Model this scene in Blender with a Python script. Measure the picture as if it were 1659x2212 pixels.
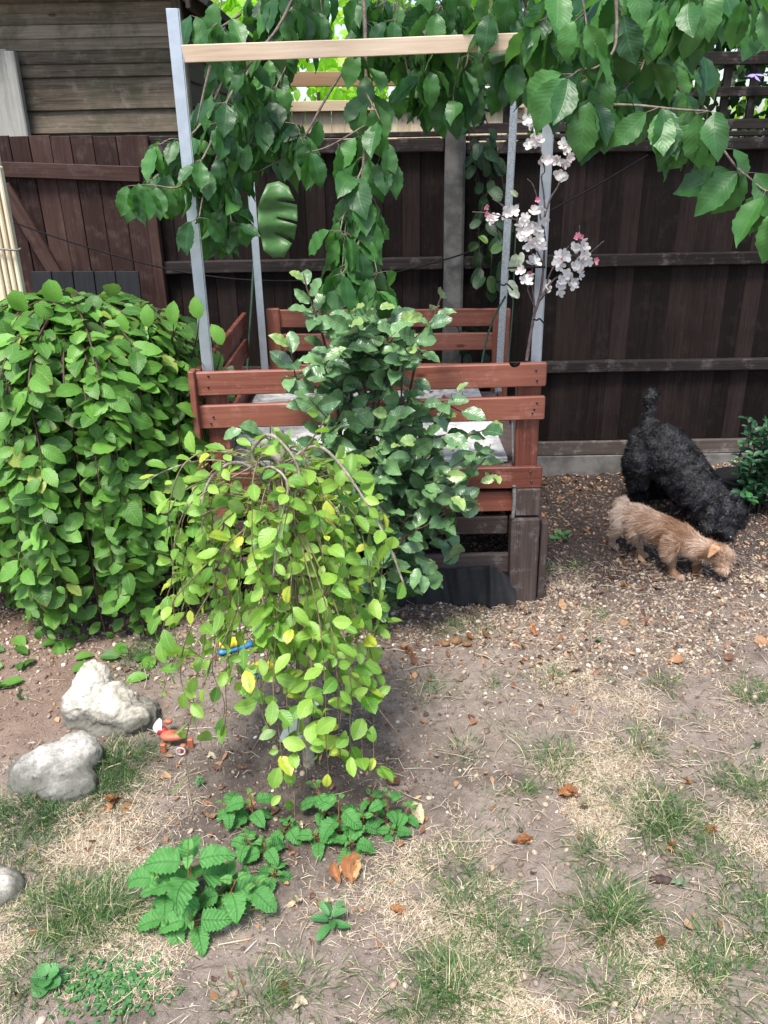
import bpy, math, random
import numpy as np
from mathutils import Vector, Matrix, Euler

for o in list(bpy.data.objects):
    bpy.data.objects.remove(o)
SC = bpy.context.scene
C = SC.collection
rng = np.random.default_rng(11)
random.seed(5)

# ------------------------------------------------------------------ camera
PITCH, ROLL, CAMZ = 23.6, -1.0, 1.55
PW, PH, PF = 1659.0, 2212.0, 1790.0
cam_d = bpy.data.cameras.new('camera')
cam = bpy.data.objects.new('camera', cam_d)
C.objects.link(cam)
cam_d.sensor_fit = 'VERTICAL'
cam_d.sensor_height = 34.6
cam_d.lens = PF / PH * 34.6
cam_d.clip_start = 0.05
cam_d.clip_end = 400
RM = Matrix.Rotation(math.radians(90 - PITCH), 3, 'X') @ Matrix.Rotation(math.radians(ROLL), 3, 'Z')
cam.matrix_world = Matrix.Translation((0, 0, CAMZ)) @ RM.to_4x4()
SC.camera = cam
# ------------------------------------------------------------------ world, sun, exposure
SUN_EL, SUN_AZ = 64.0, 200.0          # azimuth: direction the light comes from, clockwise from +Y
world = bpy.data.worlds.new('World')
SC.world = world
world.use_nodes = True
wn = world.node_tree.nodes
wn.clear()
sky = wn.new('ShaderNodeTexSky')
sky.sky_type = 'NISHITA'
sky.sun_disc = False
sky.sun_elevation = math.radians(SUN_EL)
sky.sun_rotation = math.radians(SUN_AZ)
sky.dust_density = 2.5
sky.air_density = 1.0
bg = wn.new('ShaderNodeBackground')
bg.inputs['Strength'].default_value = 0.15
wo = wn.new('ShaderNodeOutputWorld')
world.node_tree.links.new(sky.outputs[0], bg.inputs[0])
world.node_tree.links.new(bg.outputs[0], wo.inputs[0])
sun_d = bpy.data.lights.new('sun', 'SUN')
sun_d.energy = 3.0
sun_d.angle = math.radians(16)
sun_d.color = (1.0, 0.955, 0.89)
sun = bpy.data.objects.new('sun', sun_d)
C.objects.link(sun)
a, e = math.radians(SUN_AZ), math.radians(SUN_EL)
sdir = Vector((math.sin(a) * math.cos(e), math.cos(a) * math.cos(e), math.sin(e)))
sun.rotation_euler = sdir.to_track_quat('Z', 'Y').to_euler()
SC.view_settings.view_transform = 'Standard'
SC.view_settings.look = 'None'
SC.view_settings.gamma = 1
SC.view_settings.exposure = 1.12
SC.cycles.use_denoising = True
SC.cycles.max_bounces = 7
SC.cycles.transparent_max_bounces = 6
SC.cycles.sample_clamp_indirect = 6

# ------------------------------------------------------------------ where things stand (survey points of the photograph)
def ray(px, py):
    return RM @ Vector(((px - PW / 2) / PF, -(py - PH / 2) / PF, -1.0))
def at(px, py, Y):
    d = ray(px, py)
    return Vector((0, 0, CAMZ)) + d * (Y / d.y)
_tab = rng.random((64, 64))
def vnoise(x, y):
    xi = np.floor(x).astype(int); yi = np.floor(y).astype(int)
    fx = x - xi; fy = y - yi
    fx = fx * fx * (3 - 2 * fx); fy = fy * fy * (3 - 2 * fy)
    A = _tab[xi % 64, yi % 64]; B = _tab[(xi + 1) % 64, yi % 64]
    D = _tab[xi % 64, (yi + 1) % 64]; E = _tab[(xi + 1) % 64, (yi + 1) % 64]
    return (A * (1 - fx) + B * fx) * (1 - fy) + (D * (1 - fx) + E * fx) * fy
def hz(x, y):
    x = np.asarray(x, float); y = np.asarray(y, float)
    h = (vnoise(x * 1.7 + 3, y * 1.7 + 9) - .5) * .03 + (vnoise(x * 6 + 31, y * 6 + 5) - .5) * .014
    h = h + (vnoise(x * 19 + 11, y * 19) - .5) * .008 + (vnoise(x * 47, y * 47) - .5) * .004
    h = h + .075 * np.exp(-((x - 1.95) ** 2 / .12 + (y - 3.95) ** 2 / .05))
    h = h * np.clip((20 - np.abs(x)) / 15, 0, 1)
    return h
def hz1(x, y): return float(hz(np.array([x]), np.array([y]))[0])
def gnd(px, py, up=0):
    d = ray(px, py)
    p = Vector((0, 0, CAMZ)) + d * (-CAMZ / d.z)
    p.z = hz1(p.x, p.y) + up
    return p
def depth(p): return (Vector(p) - Vector((0, 0, CAMZ))).dot(RM @ Vector((0, 0, -1)))

# ------------------------------------------------------------------ linking, tagging
def tag(o, label=None, cat=None, group=None, kind=None):
    if label: o['label'] = label
    if cat: o['category'] = cat
    if group: o['group'] = group
    if kind: o['kind'] = kind
    return o
def thing(name, label, cat, loc=(0, 0, 0), group=None):
    o = bpy.data.objects.new(name, None)
    C.objects.link(o)
    o.location = loc
    o.empty_display_size = .05
    return tag(o, label, cat, group)
def link(name, me, mat, parent=None):
    o = bpy.data.objects.new(name, me)
    C.objects.link(o)
    if mat is not None and not me.materials:
        me.materials.append(mat)
    if parent is not None:
        o.parent = parent
        p, t = parent, Vector((0, 0, 0))
        while p is not None:
            t += p.location; p = p.parent
        o.matrix_parent_inverse = Matrix.Translation(-t)
    return o
def mesh_np(name, V, Fs, attrs=None, smooth=True):
    """V (n,3); Fs list of int arrays (m,k)."""
    me = bpy.data.meshes.new(name)
    V = np.ascontiguousarray(V, dtype=np.float32)
    me.vertices.add(len(V)); me.vertices.foreach_set('co', V.ravel())
    Fs = [f for f in Fs if len(f)]
    nl = sum(f.size for f in Fs); nf = sum(len(f) for f in Fs)
    me.loops.add(nl); me.loops.foreach_set('vertex_index', np.concatenate([f.ravel() for f in Fs]).astype(np.int32))
    me.polygons.add(nf)
    ks = np.concatenate([np.full(len(f), f.shape[1]) for f in Fs])
    st = np.concatenate([[0], np.cumsum(ks)[:-1]]).astype(np.int32)
    me.polygons.foreach_set('loop_start', st)
    me.polygons.foreach_set('use_smooth', np.full(nf, bool(smooth)))
    for k, arr in (attrs or {}).items():
        arr = np.ascontiguousarray(arr, dtype=np.float32)
        if arr.ndim == 1:
            at_ = me.attributes.new(k, 'FLOAT', 'POINT'); at_.data.foreach_set('value', arr)
        elif arr.shape[1] == 3:
            at_ = me.attributes.new(k, 'FLOAT_VECTOR', 'POINT'); at_.data.foreach_set('vector', arr.ravel())
        else:
            at_ = me.attributes.new(k, 'FLOAT_COLOR', 'POINT'); at_.data.foreach_set('color', arr.ravel())
    me.update(calc_edges=True)
    me.validate()
    return me
class Acc:
    """collects pieces into ONE mesh"""
    def __init__(s): s.V = []; s.F = {}; s.A = {}; s.n = 0
    def add(s, V, Fs, **attrs):
        V = np.asarray(V, float)
        for f in Fs:
            f = np.asarray(f, int)
            s.F.setdefault(f.shape[1], []).append(f + s.n)
        s.V.append(V); s.n += len(V)
        for k, v in attrs.items(): s.A.setdefault(k, []).append(np.asarray(v, float))
    def build(s, name, mat, parent=None, smooth=True):
        me = mesh_np(name, np.concatenate(s.V), [np.concatenate(f) for f in s.F.values()],
                     {k: np.concatenate(v) for k, v in s.A.items()}, smooth)
        return link(name, me, mat, parent)
def unit(v): return v / np.maximum(np.linalg.norm(v, axis=-1, keepdims=True), 1e-9)

# ------------------------------------------------------------------ materials
class NT:
    def __init__(s, name):
        s.m = bpy.data.materials.new(name); s.m.use_nodes = True
        s.t = s.m.node_tree; s.t.nodes.clear()
        s.out = s.t.nodes.new('ShaderNodeOutputMaterial')
    def n(s, typ, ins=None, **kw):
        nd = s.t.nodes.new('ShaderNode' + typ)
        for k, v in kw.items(): setattr(nd, k, v)
        for k, v in (ins or {}).items(): s.set(nd, k, v)
        return nd
    def set(s, nd, k, v):
        if isinstance(v, bpy.types.NodeSocket): s.t.links.new(v, nd.inputs[k])
        elif isinstance(v, bpy.types.Node): s.t.links.new(v.outputs[0], nd.inputs[k])
        else:
            if isinstance(v, tuple) and len(v) == 3 and nd.inputs[k].type == 'RGBA': v = v + (1,)
            nd.inputs[k].default_value = v
    def math(s, op, a, b=0.0, c=None, clamp=False):
        nd = s.n('Math', operation=op, use_clamp=clamp)
        s.set(nd, 0, a); s.set(nd, 1, b)
        if c is not None: s.set(nd, 2, c)
        return nd.outputs[0]
    def step(s, x, lo, hi):
        nd = s.n('MapRange', interpolation_type='SMOOTHSTEP')
        s.set(nd, 0, x); s.set(nd, 1, lo); s.set(nd, 2, hi)
        return nd.outputs[0]
    def mix(s, f, a, b, mode='MIX'):
        nd = s.n('Mix', data_type='RGBA', blend_type=mode)
        s.set(nd, 0, f); s.set(nd, 6, a); s.set(nd, 7, b)
        return nd.outputs[2]
    def noise(s, vec, scale, detail=3, rough=.6, **k):
        nd = s.n('TexNoise', {'Scale': scale, 'Detail': detail, 'Roughness': rough}, **k)
        if vec is not None: s.set(nd, 'Vector', vec)
        return nd
    def ramp(s, f, stops):
        nd = s.n('ValToRGB'); s.set(nd, 0, f)
        el = nd.color_ramp.elements
        while len(el) < len(stops): el.new(.5)
        for q, (p, c) in zip(el, stops): q.position = p; q.color = c + (1,)
        return nd.outputs[0]
    def bump(s, h, strength=.3, dist=.002):
        return s.n('Bump', {'Height': h, 'Strength': strength, 'Distance': dist}).outputs[0]
    def done(s, sh):
        s.t.links.new(sh if isinstance(sh, bpy.types.NodeSocket) else sh.outputs[0], s.out.inputs[0])
        return s.m

def leaf_mat(name, ca, cb, cy, vein, rough=.4, trans=.3, lat=9., yth=.95, vs=.45, bs=.4, back=None, spec=.5, spots=0.0, tint=(1.6, 1.7, .7)):
    T = NT(name)
    at_ = T.n('Attribute', attribute_name='lf')
    sep = T.n('SeparateColor', {0: at_.outputs['Color']})
    u, v, r1 = sep.outputs[0], sep.outputs[1], sep.outputs[2]
    r2 = at_.outputs['Alpha']
    au = T.math('ABSOLUTE', u)
    pos = T.n('NewGeometry')
    nz = T.noise(pos.outputs['Position'], 45, 3)
    col = T.mix(T.math('ADD', r1, T.math('MULTIPLY', T.math('SUBTRACT', nz.outputs[0], .5), .5), clamp=True), ca, cb)
    ymask = T.step(r2, yth - .03, yth + .03)
    col = T.mix(T.math('MULTIPLY', ymask, T.step(T.math('ADD', au, nz.outputs[0]), .35, .9)), col, cy)
    mid = T.math('SUBTRACT', 1.0, T.step(au, .02, .09))
    ph = T.math('FRACT', T.math('MULTIPLY', T.math('SUBTRACT', v, T.math('MULTIPLY', au, .22)), lat))
    tri = T.math('ABSOLUTE', T.math('SUBTRACT', ph, .5))
    latv = T.math('MULTIPLY', T.step(tri, .38, .5), .55)
    vm = T.math('MAXIMUM', mid, latv)
    col = T.mix(T.math('MULTIPLY', vm, vs), col, vein)
    if spots:
        sp = T.noise(pos.outputs['Position'], 150, 2)
        col = T.mix(T.math('MULTIPLY', T.step(sp.outputs[0], .68, .72), spots), col, (.3, .16, .06))
    if spots:
        ed = T.noise(pos.outputs['Position'], 70, 3)
        em = T.math('MULTIPLY', T.step(T.math('ADD', T.math('MAXIMUM', au, v), T.math('MULTIPLY', ed.outputs[0], .5)), 1.08, 1.28), T.step(r2, .62, .72))
        col = T.mix(T.math('MULTIPLY', em, spots), col, (.20, .10, .035))
    if back:
        col = T.mix(T.math('MULTIPLY', pos.outputs['Backfacing'], .75), col, back)
    hgt = T.math('ADD', T.math('MULTIPLY', tri, -1.0), T.math('MULTIPLY', mid, -.7))
    nb = T.bump(hgt, bs, .0022)
    p = T.n('BsdfPrincipled', {'Base Color': col, 'Roughness': rough, 'Normal': nb, 'Specular IOR Level': spec})
    tcol = T.mix(.5, col, cb)
    tcol = T.mix(1.0, tcol, tint, 'MULTIPLY')
    tr = T.n('BsdfTranslucent', {'Color': tcol})
    mx = T.n('MixShader', {0: trans, 1: p, 2: tr})
    return T.done(mx)

def wood_mat(name, dark, mid, light, rough=.75, wear=0.0, wearcol=(.35, .33, .3), gs=1.0, bump=.5, spec=.35, tone=.5, moss=0.0, knots=.5):
    T = NT(name)
    wc = T.n('Attribute', attribute_name='wc').outputs['Vector']
    br = T.n('Attribute', attribute_name='br').outputs['Fac']
    mp = T.n('Mapping', {'Vector': wc, 'Scale': (2.2 * gs, 60 * gs, 60 * gs)})
    g1 = T.noise(mp.outputs[0], 1.0, 6, .65, )
    g1.inputs['Distortion'].default_value = .6
    mp2 = T.n('Mapping', {'Vector': wc, 'Scale': (9 * gs, 260 * gs, 260 * gs)})
    g2 = T.noise(mp2.outputs[0], 1.0, 3, .6)
    big = T.noise(wc, 2.3, 3)
    f = T.math('ADD', T.math('MULTIPLY', g1.outputs[0], .75), T.math('MULTIPLY', g2.outputs[0], .25))
    f = T.math('ADD', f, T.math('MULTIPLY', T.math('SUBTRACT', br, .5), tone * .5))
    f = T.math('ADD', f, T.math('MULTIPLY', T.math('SUBTRACT', big.outputs[0], .5), .45))
    col = T.ramp(f, [(.25, dark), (.5, mid), (.78, light)])
    if knots:
        vo = T.n('TexVoronoi', {'Vector': T.n('Mapping', {'Vector': wc, 'Scale': (4, 11, 11)}).outputs[0], 'Scale': 1.0})
        kn = T.math('SUBTRACT', 1.0, T.step(vo.outputs['Distance'], .05, .12))
        col = T.mix(T.math('MULTIPLY', kn, knots), col, tuple(x * .45 for x in dark))
    if wear:
        wn_ = T.noise(wc, 14, 5, .7)
        col = T.mix(T.math('MULTIPLY', T.step(T.math('ADD', wn_.outputs[0], T.math('MULTIPLY', g2.outputs[0], .3)), .66, .84), wear), col, wearcol)
    if moss:
        mn = T.noise(T.n('NewGeometry').outputs['Position'], 5, 5, .7)
        col = T.mix(T.math('MULTIPLY', T.step(mn.outputs[0], .5, .68), moss), col, (.035, .045, .015))
    nb = T.bump(T.math('ADD', g1.outputs[0], g2.outputs[0]), bump, .0015)
    p = T.n('BsdfPrincipled', {'Base Color': col, 'Roughness': rough, 'Normal': nb, 'Specular IOR Level': spec})
    return T.done(p)

def plain_mat(name, c1, c2, scale=20, rough=.6, metal=0.0, bump=.2, bscale=60, detail=5, spec=.5, dist=.001, lo=.35, hi=.65):
    T = NT(name)
    tc = T.n('NewGeometry').outputs['Position']
    n1 = T.noise(tc, scale, detail, .65); n2 = T.noise(tc, bscale, 4, .65)
    col = T.mix(T.step(n1.outputs[0], lo, hi), c1, c2)
    rr = T.math('ADD', rough - .1, T.math('MULTIPLY', n1.outputs[0], .2))
    p = T.n('BsdfPrincipled', {'Base Color': col, 'Roughness': rr, 'Metallic': metal, 'Specular IOR Level': spec,
                               'Normal': T.bump(n2.outputs[0], bump, dist)})
    return T.done(p)
def attr_mat(name, stops, rough=.7, trans=0.0, nscale=80, nmix=.25, bump=.2, spec=.4):
    """colour by the piece's own number (attribute 'br')"""
    T = NT(name)
    br = T.n('Attribute', attribute_name='br').outputs['Fac']
    pos = T.n('NewGeometry').outputs['Position']
    nz = T.noise(pos, nscale, 3)
    f = T.math('ADD', br, T.math('MULTIPLY', T.math('SUBTRACT', nz.outputs[0], .5), nmix))
    col = T.ramp(f, stops)
    p = T.n('BsdfPrincipled', {'Base Color': col, 'Roughness': rough, 'Specular IOR Level': spec, 'Normal': T.bump(nz.outputs[0], bump, .001)})
    if trans:
        tr = T.n('BsdfTranslucent', {'Color': col})
        return T.done(T.n('MixShader', {0: trans, 1: p, 2: tr}))
    return T.done(p)

M = {}
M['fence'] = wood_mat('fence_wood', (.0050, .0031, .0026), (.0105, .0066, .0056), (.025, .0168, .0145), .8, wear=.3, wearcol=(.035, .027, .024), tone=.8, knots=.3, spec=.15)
M['fence_rail'] = wood_mat('fence_rail_wood', (.009, .0065, .006), (.019, .0145, .0135), (.04, .032, .030), .8, wear=.55, wearcol=(.12, .10, .095), spec=.2)
M['gravel_board'] = wood_mat('gravel_board_wood', (.05, .038, .03), (.09, .07, .058), (.15, .12, .10), .85, wear=.4)
M['gate'] = wood_mat('gate_wood', (.016, .0075, .0062), (.035, .0175, .014), (.070, .039, .031), .75, wear=.4, wearcol=(.10, .068, .06), tone=.9, spec=.2)
M['red'] = wood_mat('red_painted_wood', (.072, .019, .011), (.150, .043, .026), (.24, .088, .056), .55, wear=.55, wearcol=(.33, .15, .12), tone=.8, knots=.8, spec=.4, bump=.35)
M['old'] = wood_mat('dark_weathered_timber', (.028, .018, .015), (.060, .042, .037), (.11, .085, .078), .85, wear=.55, wearcol=(.19, .17, .17), gs=1.1, knots=.2)
M['pine'] = wood_mat('raw_pine', (.38, .27, .18), (.56, .43, .31), (.72, .60, .47), .7, gs=.8, bump=.25, tone=.2, knots=.4)
M['pine_old'] = wood_mat('aged_pine', (.20, .11, .05), (.30, .18, .095), (.40, .26, .15), .7, gs=.8, bump=.25, tone=.2)
M['shed'] = wood_mat('weathered_shed_boards', (.046, .034, .022), (.145, .115, .082), (.28, .235, .175), .85, wear=.35, wearcol=(.25, .225, .18), moss=.5, tone=.8, knots=.8, bump=.8)
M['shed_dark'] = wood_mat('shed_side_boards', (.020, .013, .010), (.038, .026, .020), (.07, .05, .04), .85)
M['grey_trim'] = wood_mat('grey_painted_trim', (.16, .16, .145), (.27, .27, .24), (.38, .37, .33), .8, wear=.5, tone=.4)
M['black_wood'] = wood_mat('black_stained_wood', (.004, .005, .007), (.009, .011, .014), (.02, .022, .028), .75)
M['cream_wood'] = wood_mat('cream_fence', (.36, .27, .17), (.50, .40, .27), (.62, .52, .38), .8, knots=.2)
M['concrete'] = plain_mat('concrete', (.065, .064, .062), (.13, .128, .122), 14, .9, bump=.5, bscale=180)
M['concrete_base'] = plain_mat('concrete_gravel_board', (.10, .095, .085), (.20, .19, .175), 9, .9, bump=.5, bscale=160)
M['galv'] = plain_mat('galvanised_steel', (.44, .49, .54), (.50, .55, .60), 30, .45, metal=.75, bump=.05, bscale=200)
M['zinc'] = plain_mat('spangled_zinc', (.27, .30, .32), (.46, .50, .53), 160, .45, metal=.7, bump=.05, bscale=200)
M['cream'] = plain_mat('cream_plastic', (.62, .52, .36), (.72, .63, .47), 7, .5, bump=.08)
M['cord'] = plain_mat('black_cord', (.004, .004, .0045), (.010, .010, .011), 90, .8, spec=.2)
M['greencord'] = plain_mat('green_cord', (.03, .07, .04), (.05, .11, .07), 90, .6)
M['rod'] = plain_mat('grey_rod', (.12, .12, .12), (.2, .2, .2), 90, .6)
M['roof'] = plain_mat('roof_felt', (.012, .012, .013), (.025, .025, .026), 30, .9)
M['fabric'] = plain_mat('black_membrane_fabric', (.006, .006, .007), (.014, .014, .016), 60, .8, bump=.5, bscale=900, dist=.0006)
M['bark'] = plain_mat('willow_bark', (.16, .13, .095), (.30, .27, .22), 70, .8, bump=.5, bscale=150)
M['darktwig'] = plain_mat('dark_twig', (.035, .018, .012), (.07, .038, .025), 90, .7)
M['redtwig'] = plain_mat('reddish_twig', (.12, .045, .02), (.24, .10, .04), 60, .6)
M['willowtwig'] = plain_mat('willow_twig', (.085, .055, .028), (.20, .17, .085), 60, .7)
M['oldbranch'] = plain_mat('grey_branch', (.10, .075, .06), (.2, .16, .13), 90, .8)
M['fauxstem'] = plain_mat('faux_stem', (.05, .032, .035), (.11, .075, .075), 90, .7)

M['bush'] = leaf_mat('bush_leaf', (.024, .088, .012), (.13, .31, .045), (.34, .36, .05), (.20, .36, .11), .47, .22, lat=9, yth=.99, bs=.35, vs=.3, spec=.35, back=(.16, .22, .12), spots=.5)
M['willow'] = leaf_mat('willow_leaf', (.070, .21, .026), (.27, .45, .070), (.46, .50, .05), (.42, .55, .14), .42, .34, lat=8, yth=.95, bs=.35, back=(.2, .3, .12), spots=.8)
M['elae'] = leaf_mat('shiny_leaf', (.040, .100, .044), (.14, .27, .105), (.23, .33, .10), (.20, .33, .15), .33, .12, lat=9, yth=.92, bs=.45, back=(.20, .24, .2), spec=.7)
M['cherry'] = leaf_mat('cherry_leaf', (.013, .060, .018), (.075, .215, .048), (.30, .25, .02), (.10, .24, .06), .44, .30, lat=11, yth=1.2, bs=.22, back=(.08, .17, .06), vs=.28)
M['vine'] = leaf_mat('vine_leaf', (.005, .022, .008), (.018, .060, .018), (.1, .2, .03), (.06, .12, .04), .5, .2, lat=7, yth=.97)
M['far'] = leaf_mat('far_leaf', (.16, .34, .02), (.36, .60, .06), (.5, .5, .08), (.3, .45, .1), .5, .55, lat=7, yth=.93)
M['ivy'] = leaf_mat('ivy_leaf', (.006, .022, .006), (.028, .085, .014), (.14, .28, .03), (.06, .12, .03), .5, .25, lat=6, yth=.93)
M['nettle'] = leaf_mat('nettle_leaf', (.038, .150, .036), (.095, .275, .068), (.14, .34, .09), (.05, .17, .06), .6, .25, lat=8, yth=.9, bs=1.1, vs=.4, spec=.3)
M['laurel'] = leaf_mat('laurel_leaf', (.008, .040, .018), (.025, .095, .035), (.05, .16, .04), (.08, .2, .08), .35, .12, lat=8, yth=.9)
M['weed'] = leaf_mat('weed_leaf', (.03, .12, .03), (.07, .22, .06), (.1, .28, .06), (.1, .25, .09), .5, .25, lat=6, yth=.9)
M['monstera'] = leaf_mat('faux_leaf', (.06, .17, .05), (.13, .28, .09), (.2, .3, .1), (.14, .30, .11), .4, .25, lat=8, yth=2)
M['petal'] = leaf_mat('white_petal', (.60, .57, .52), (.80, .79, .79), (.76, .62, .64), (.75, .70, .66), .6, .3, lat=5, yth=.9, vs=.15, bs=.2, spec=.2, tint=(1.0, .98, 1.0))
M['pinkpetal'] = leaf_mat('pink_petal', (.72, .16, .27), (.78, .38, .46), (.75, .5, .5), (.7, .3, .4), .6, .3, lat=5, yth=2, vs=.3, tint=(1., .9, .95))
M['palepetal'] = leaf_mat('pale_green_petal', (.45, .52, .38), (.66, .70, .58), (.4, .5, .3), (.7, .72, .6), .6, .25, lat=5, yth=.9)
M['dryleaf'] = leaf_mat('dry_leaf', (.16, .060, .022), (.36, .17, .07), (.5, .3, .12), (.12, .05, .02), .6, .15, lat=8, yth=.8, bs=.8, spec=.3)
M['paleleaf'] = leaf_mat('pale_dry_leaf', (.38, .32, .22), (.50, .45, .33), (.5, .4, .25), (.3, .25, .17), .7, .15, lat=8, yth=.9)
M['orangeleaf'] = leaf_mat('orange_leaf', (.26, .10, .04), (.40, .20, .09), (.45, .28, .12), (.3, .1, .03), .5, .15, lat=8, yth=.8)
M['greyleaf'] = leaf_mat('grey_green_leaf', (.09, .14, .08), (.17, .22, .14), (.2, .2, .1), (.2, .25, .16), .6, .15, lat=8, yth=.9)
M['litter'] = attr_mat('leaf_litter_mat', [(.0, (.05, .022, .012)), (.35, (.15, .065, .03)), (.6, (.25, .13, .065)), (.8, (.36, .24, .14)), (1., (.40, .12, .04))], .75)
M['straw'] = attr_mat('straw_mat', [(.0, (.13, .09, .058)), (.35, (.34, .265, .18)), (.7, (.58, .485, .345)), (1., (.74, .67, .53))], .7, trans=.15)
M['grass'] = attr_mat('grass_mat', [(.0, (.016, .048, .012)), (.4, (.045, .115, .026)), (.72, (.11, .195, .055)), (.86, (.22, .29, .11)), (1., (.52, .44, .26))], .5, trans=.25)
M['pebble'] = attr_mat('pebble_mat', [(.0, (.05, .036, .03)), (.25, (.14, .10, .075)), (.5, (.27, .20, .14)), (.75, (.42, .34, .26)), (.9, (.56, .50, .43)), (1., (.68, .66, .62))], .65, nscale=300, nmix=.12)
M['clod'] = attr_mat('soil_clod_mat', [(.0, (.035, .026, .021)), (.4, (.09, .070, .058)), (1., (.27, .225, .195))], .95, nscale=200)
M['tanfur'] = attr_mat('tan_fur', [(.0, (.22, .115, .06)), (.35, (.42, .255, .16)), (.65, (.58, .43, .32)), (1., (.78, .69, .60))], .6, trans=.15, nscale=14, nmix=.35, spec=.25)
M['blackfur'] = attr_mat('black_fur', [(.0, (.003, .003, .0035)), (.6, (.007, .007, .009)), (1., (.036, .038, .050))], .45, nscale=30, nmix=.4, spec=.5)  # palest stop paints the bluish highlights of the curls into some strands
M['tanskin'] = plain_mat('tan_coat', (.30, .18, .11), (.44, .30, .21), 22, .8, bump=.4, bscale=200)
M['blackskin'] = plain_mat('black_coat', (.003, .003, .0035), (.007, .007, .008), 40, .7, bump=.5, bscale=150)
M['wet'] = plain_mat('nose_black', (.006, .005, .005), (.01, .01, .01), 90, .25)
M['orangeear'] = plain_mat('orange_ear', (.36, .18, .09), (.46, .27, .15), 50, .7)
M['terra'] = plain_mat('terracotta_plastic', (.28, .08, .04), (.38, .12, .06), 50, .55)
M['redplastic'] = plain_mat('red_plastic', (.28, .012, .015), (.38, .02, .02), 50, .4)
M['whiteplastic'] = plain_mat('white_plastic', (.70, .70, .72), (.80, .80, .82), 50, .5)
M['yellowplastic'] = plain_mat('yellow_plastic', (.62, .48, .02), (.74, .60, .05), 30, .45)
M['blueplastic'] = plain_mat('blue_plastic', (.02, .13, .26), (.03, .20, .38), 30, .45)
M['slate'] = plain_mat('grey_slab', (.30, .32, .30), (.42, .44, .42), 20, .7, bump=.3)
M['pinkstone'] = plain_mat('pink_trim', (.38, .25, .25), (.55, .42, .42), 60, .7)

# ------------------------------------------------------------------ shape builders
def frame_vec(v, ref=(0, 0, 1)):
    v = Vector(v).normalized(); r = Vector(ref)
    if abs(v.dot(r)) > .98: r = Vector((0, 1, 0))
    s = v.cross(r).normalized()
    return v, s, s.cross(v).normalized()
def board(A, p0, p1, w, t, wd=None, c=.0025, nseg=1, wob=0.0):
    """plank from p0 to p1 (centre line); width w along wd, thickness t across it"""
    p0 = np.array(p0, float); p1 = np.array(p1, float)
    d = p1 - p0; L = np.linalg.norm(d); d /= L
    wd = np.array(wd if wd is not None else (0, 0, 1), float)
    wd = wd - d * wd.dot(d); wd /= np.linalg.norm(wd)
    td = np.cross(d, wd)
    c = min(c, t * .3, w * .3); hw, ht = w / 2, t / 2
    sec = [(-hw + c, -ht), (hw - c, -ht), (hw, -ht + c), (hw, ht - c), (hw - c, ht), (-hw + c, ht), (-hw, ht - c), (-hw, -ht + c)]
    off = random.random() * 40; b = random.random()
    ss = [0, c] + [L * k / nseg for k in range(1, nseg)] + [L - c, L]
    V = []; WC = []
    for i, s in enumerate(ss):
        sc = 1 - (c / hw if i in (0, len(ss) - 1) else 0)
        sct = 1 - (c / ht if i in (0, len(ss) - 1) else 0)
        jx = random.uniform(-wob, wob); jt = random.uniform(-wob, wob)
        for a_, b_ in sec:
            V.append(p0 + d * s + wd * (a_ * sc + jx) + td * (b_ * sct + jt)); WC.append((s + off, a_ + off, b_))
    F = []
    for i in range(len(ss) - 1):
        for k in range(8):
            F.append((i * 8 + k, i * 8 + (k + 1) % 8, (i + 1) * 8 + (k + 1) % 8, (i + 1) * 8 + k))
    n = len(ss) - 1
    A.add(V, [np.array(F), np.array([list(range(8))[::-1], [n * 8 + k for k in range(8)]])], wc=WC, br=np.full(len(V), b))
def one_board(name, mat, parent, *a, **k):
    A = Acc(); board(A, *a, **k); return A.build(name, mat, parent, smooth=False)
def smooth_poly(pts, n=6):
    P = [np.array(p, float) for p in pts]
    if len(P) < 3: return np.array([P[0] + (P[1] - P[0]) * k / n for k in range(n + 1)])
    P = [2 * P[0] - P[1]] + P + [2 * P[-1] - P[-2]]
    out = []
    for i in range(1, len(P) - 2):
        for k in range(n):
            t = k / n
            out.append(.5 * ((2 * P[i]) + (-P[i - 1] + P[i + 1]) * t + (2 * P[i - 1] - 5 * P[i] + 4 * P[i + 1] - P[i + 2]) * t * t
                             + (-P[i - 1] + 3 * P[i] - 3 * P[i + 1] + P[i + 2]) * t ** 3))
    out.append(P[-2])
    return np.array(out)
def tube(A, pts, r0, r1=None, sides=6, n=5, jit=0.0, sm=True):
    P = smooth_poly(pts, n) if sm else np.array([np.array(p, float) for p in pts])
    r1 = r0 if r1 is None else r1
    m = len(P); T = unit(np.gradient(P, axis=0))
    ref = np.array((0.3, .9, .2)); rings = []
    for i in range(m):
        s = np.cross(T[i], ref); s /= max(np.linalg.norm(s), 1e-6); q = np.cross(s, T[i])
        r = (r0 + (r1 - r0) * i / (m - 1)) * (1 + jit * random.uniform(-1, 1))
        for k in range(sides):
            a_ = 2 * math.pi * k / sides
            rings.append(P[i] + (s * math.cos(a_) + q * math.sin(a_)) * r)
    i, k = np.meshgrid(np.arange(m - 1), np.arange(sides), indexing='ij')
    k2 = (k + 1) % sides
    F = np.stack([i * sides + k, i * sides + k2, (i + 1) * sides + k2, (i + 1) * sides + k], -1).reshape(-1, 4)
    b = random.random()
    A.add(rings, [F, np.array([list(range(sides)), [(m - 1) * sides + q for q in range(sides)]])], br=np.full(len(rings), b))
    return P
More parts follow.
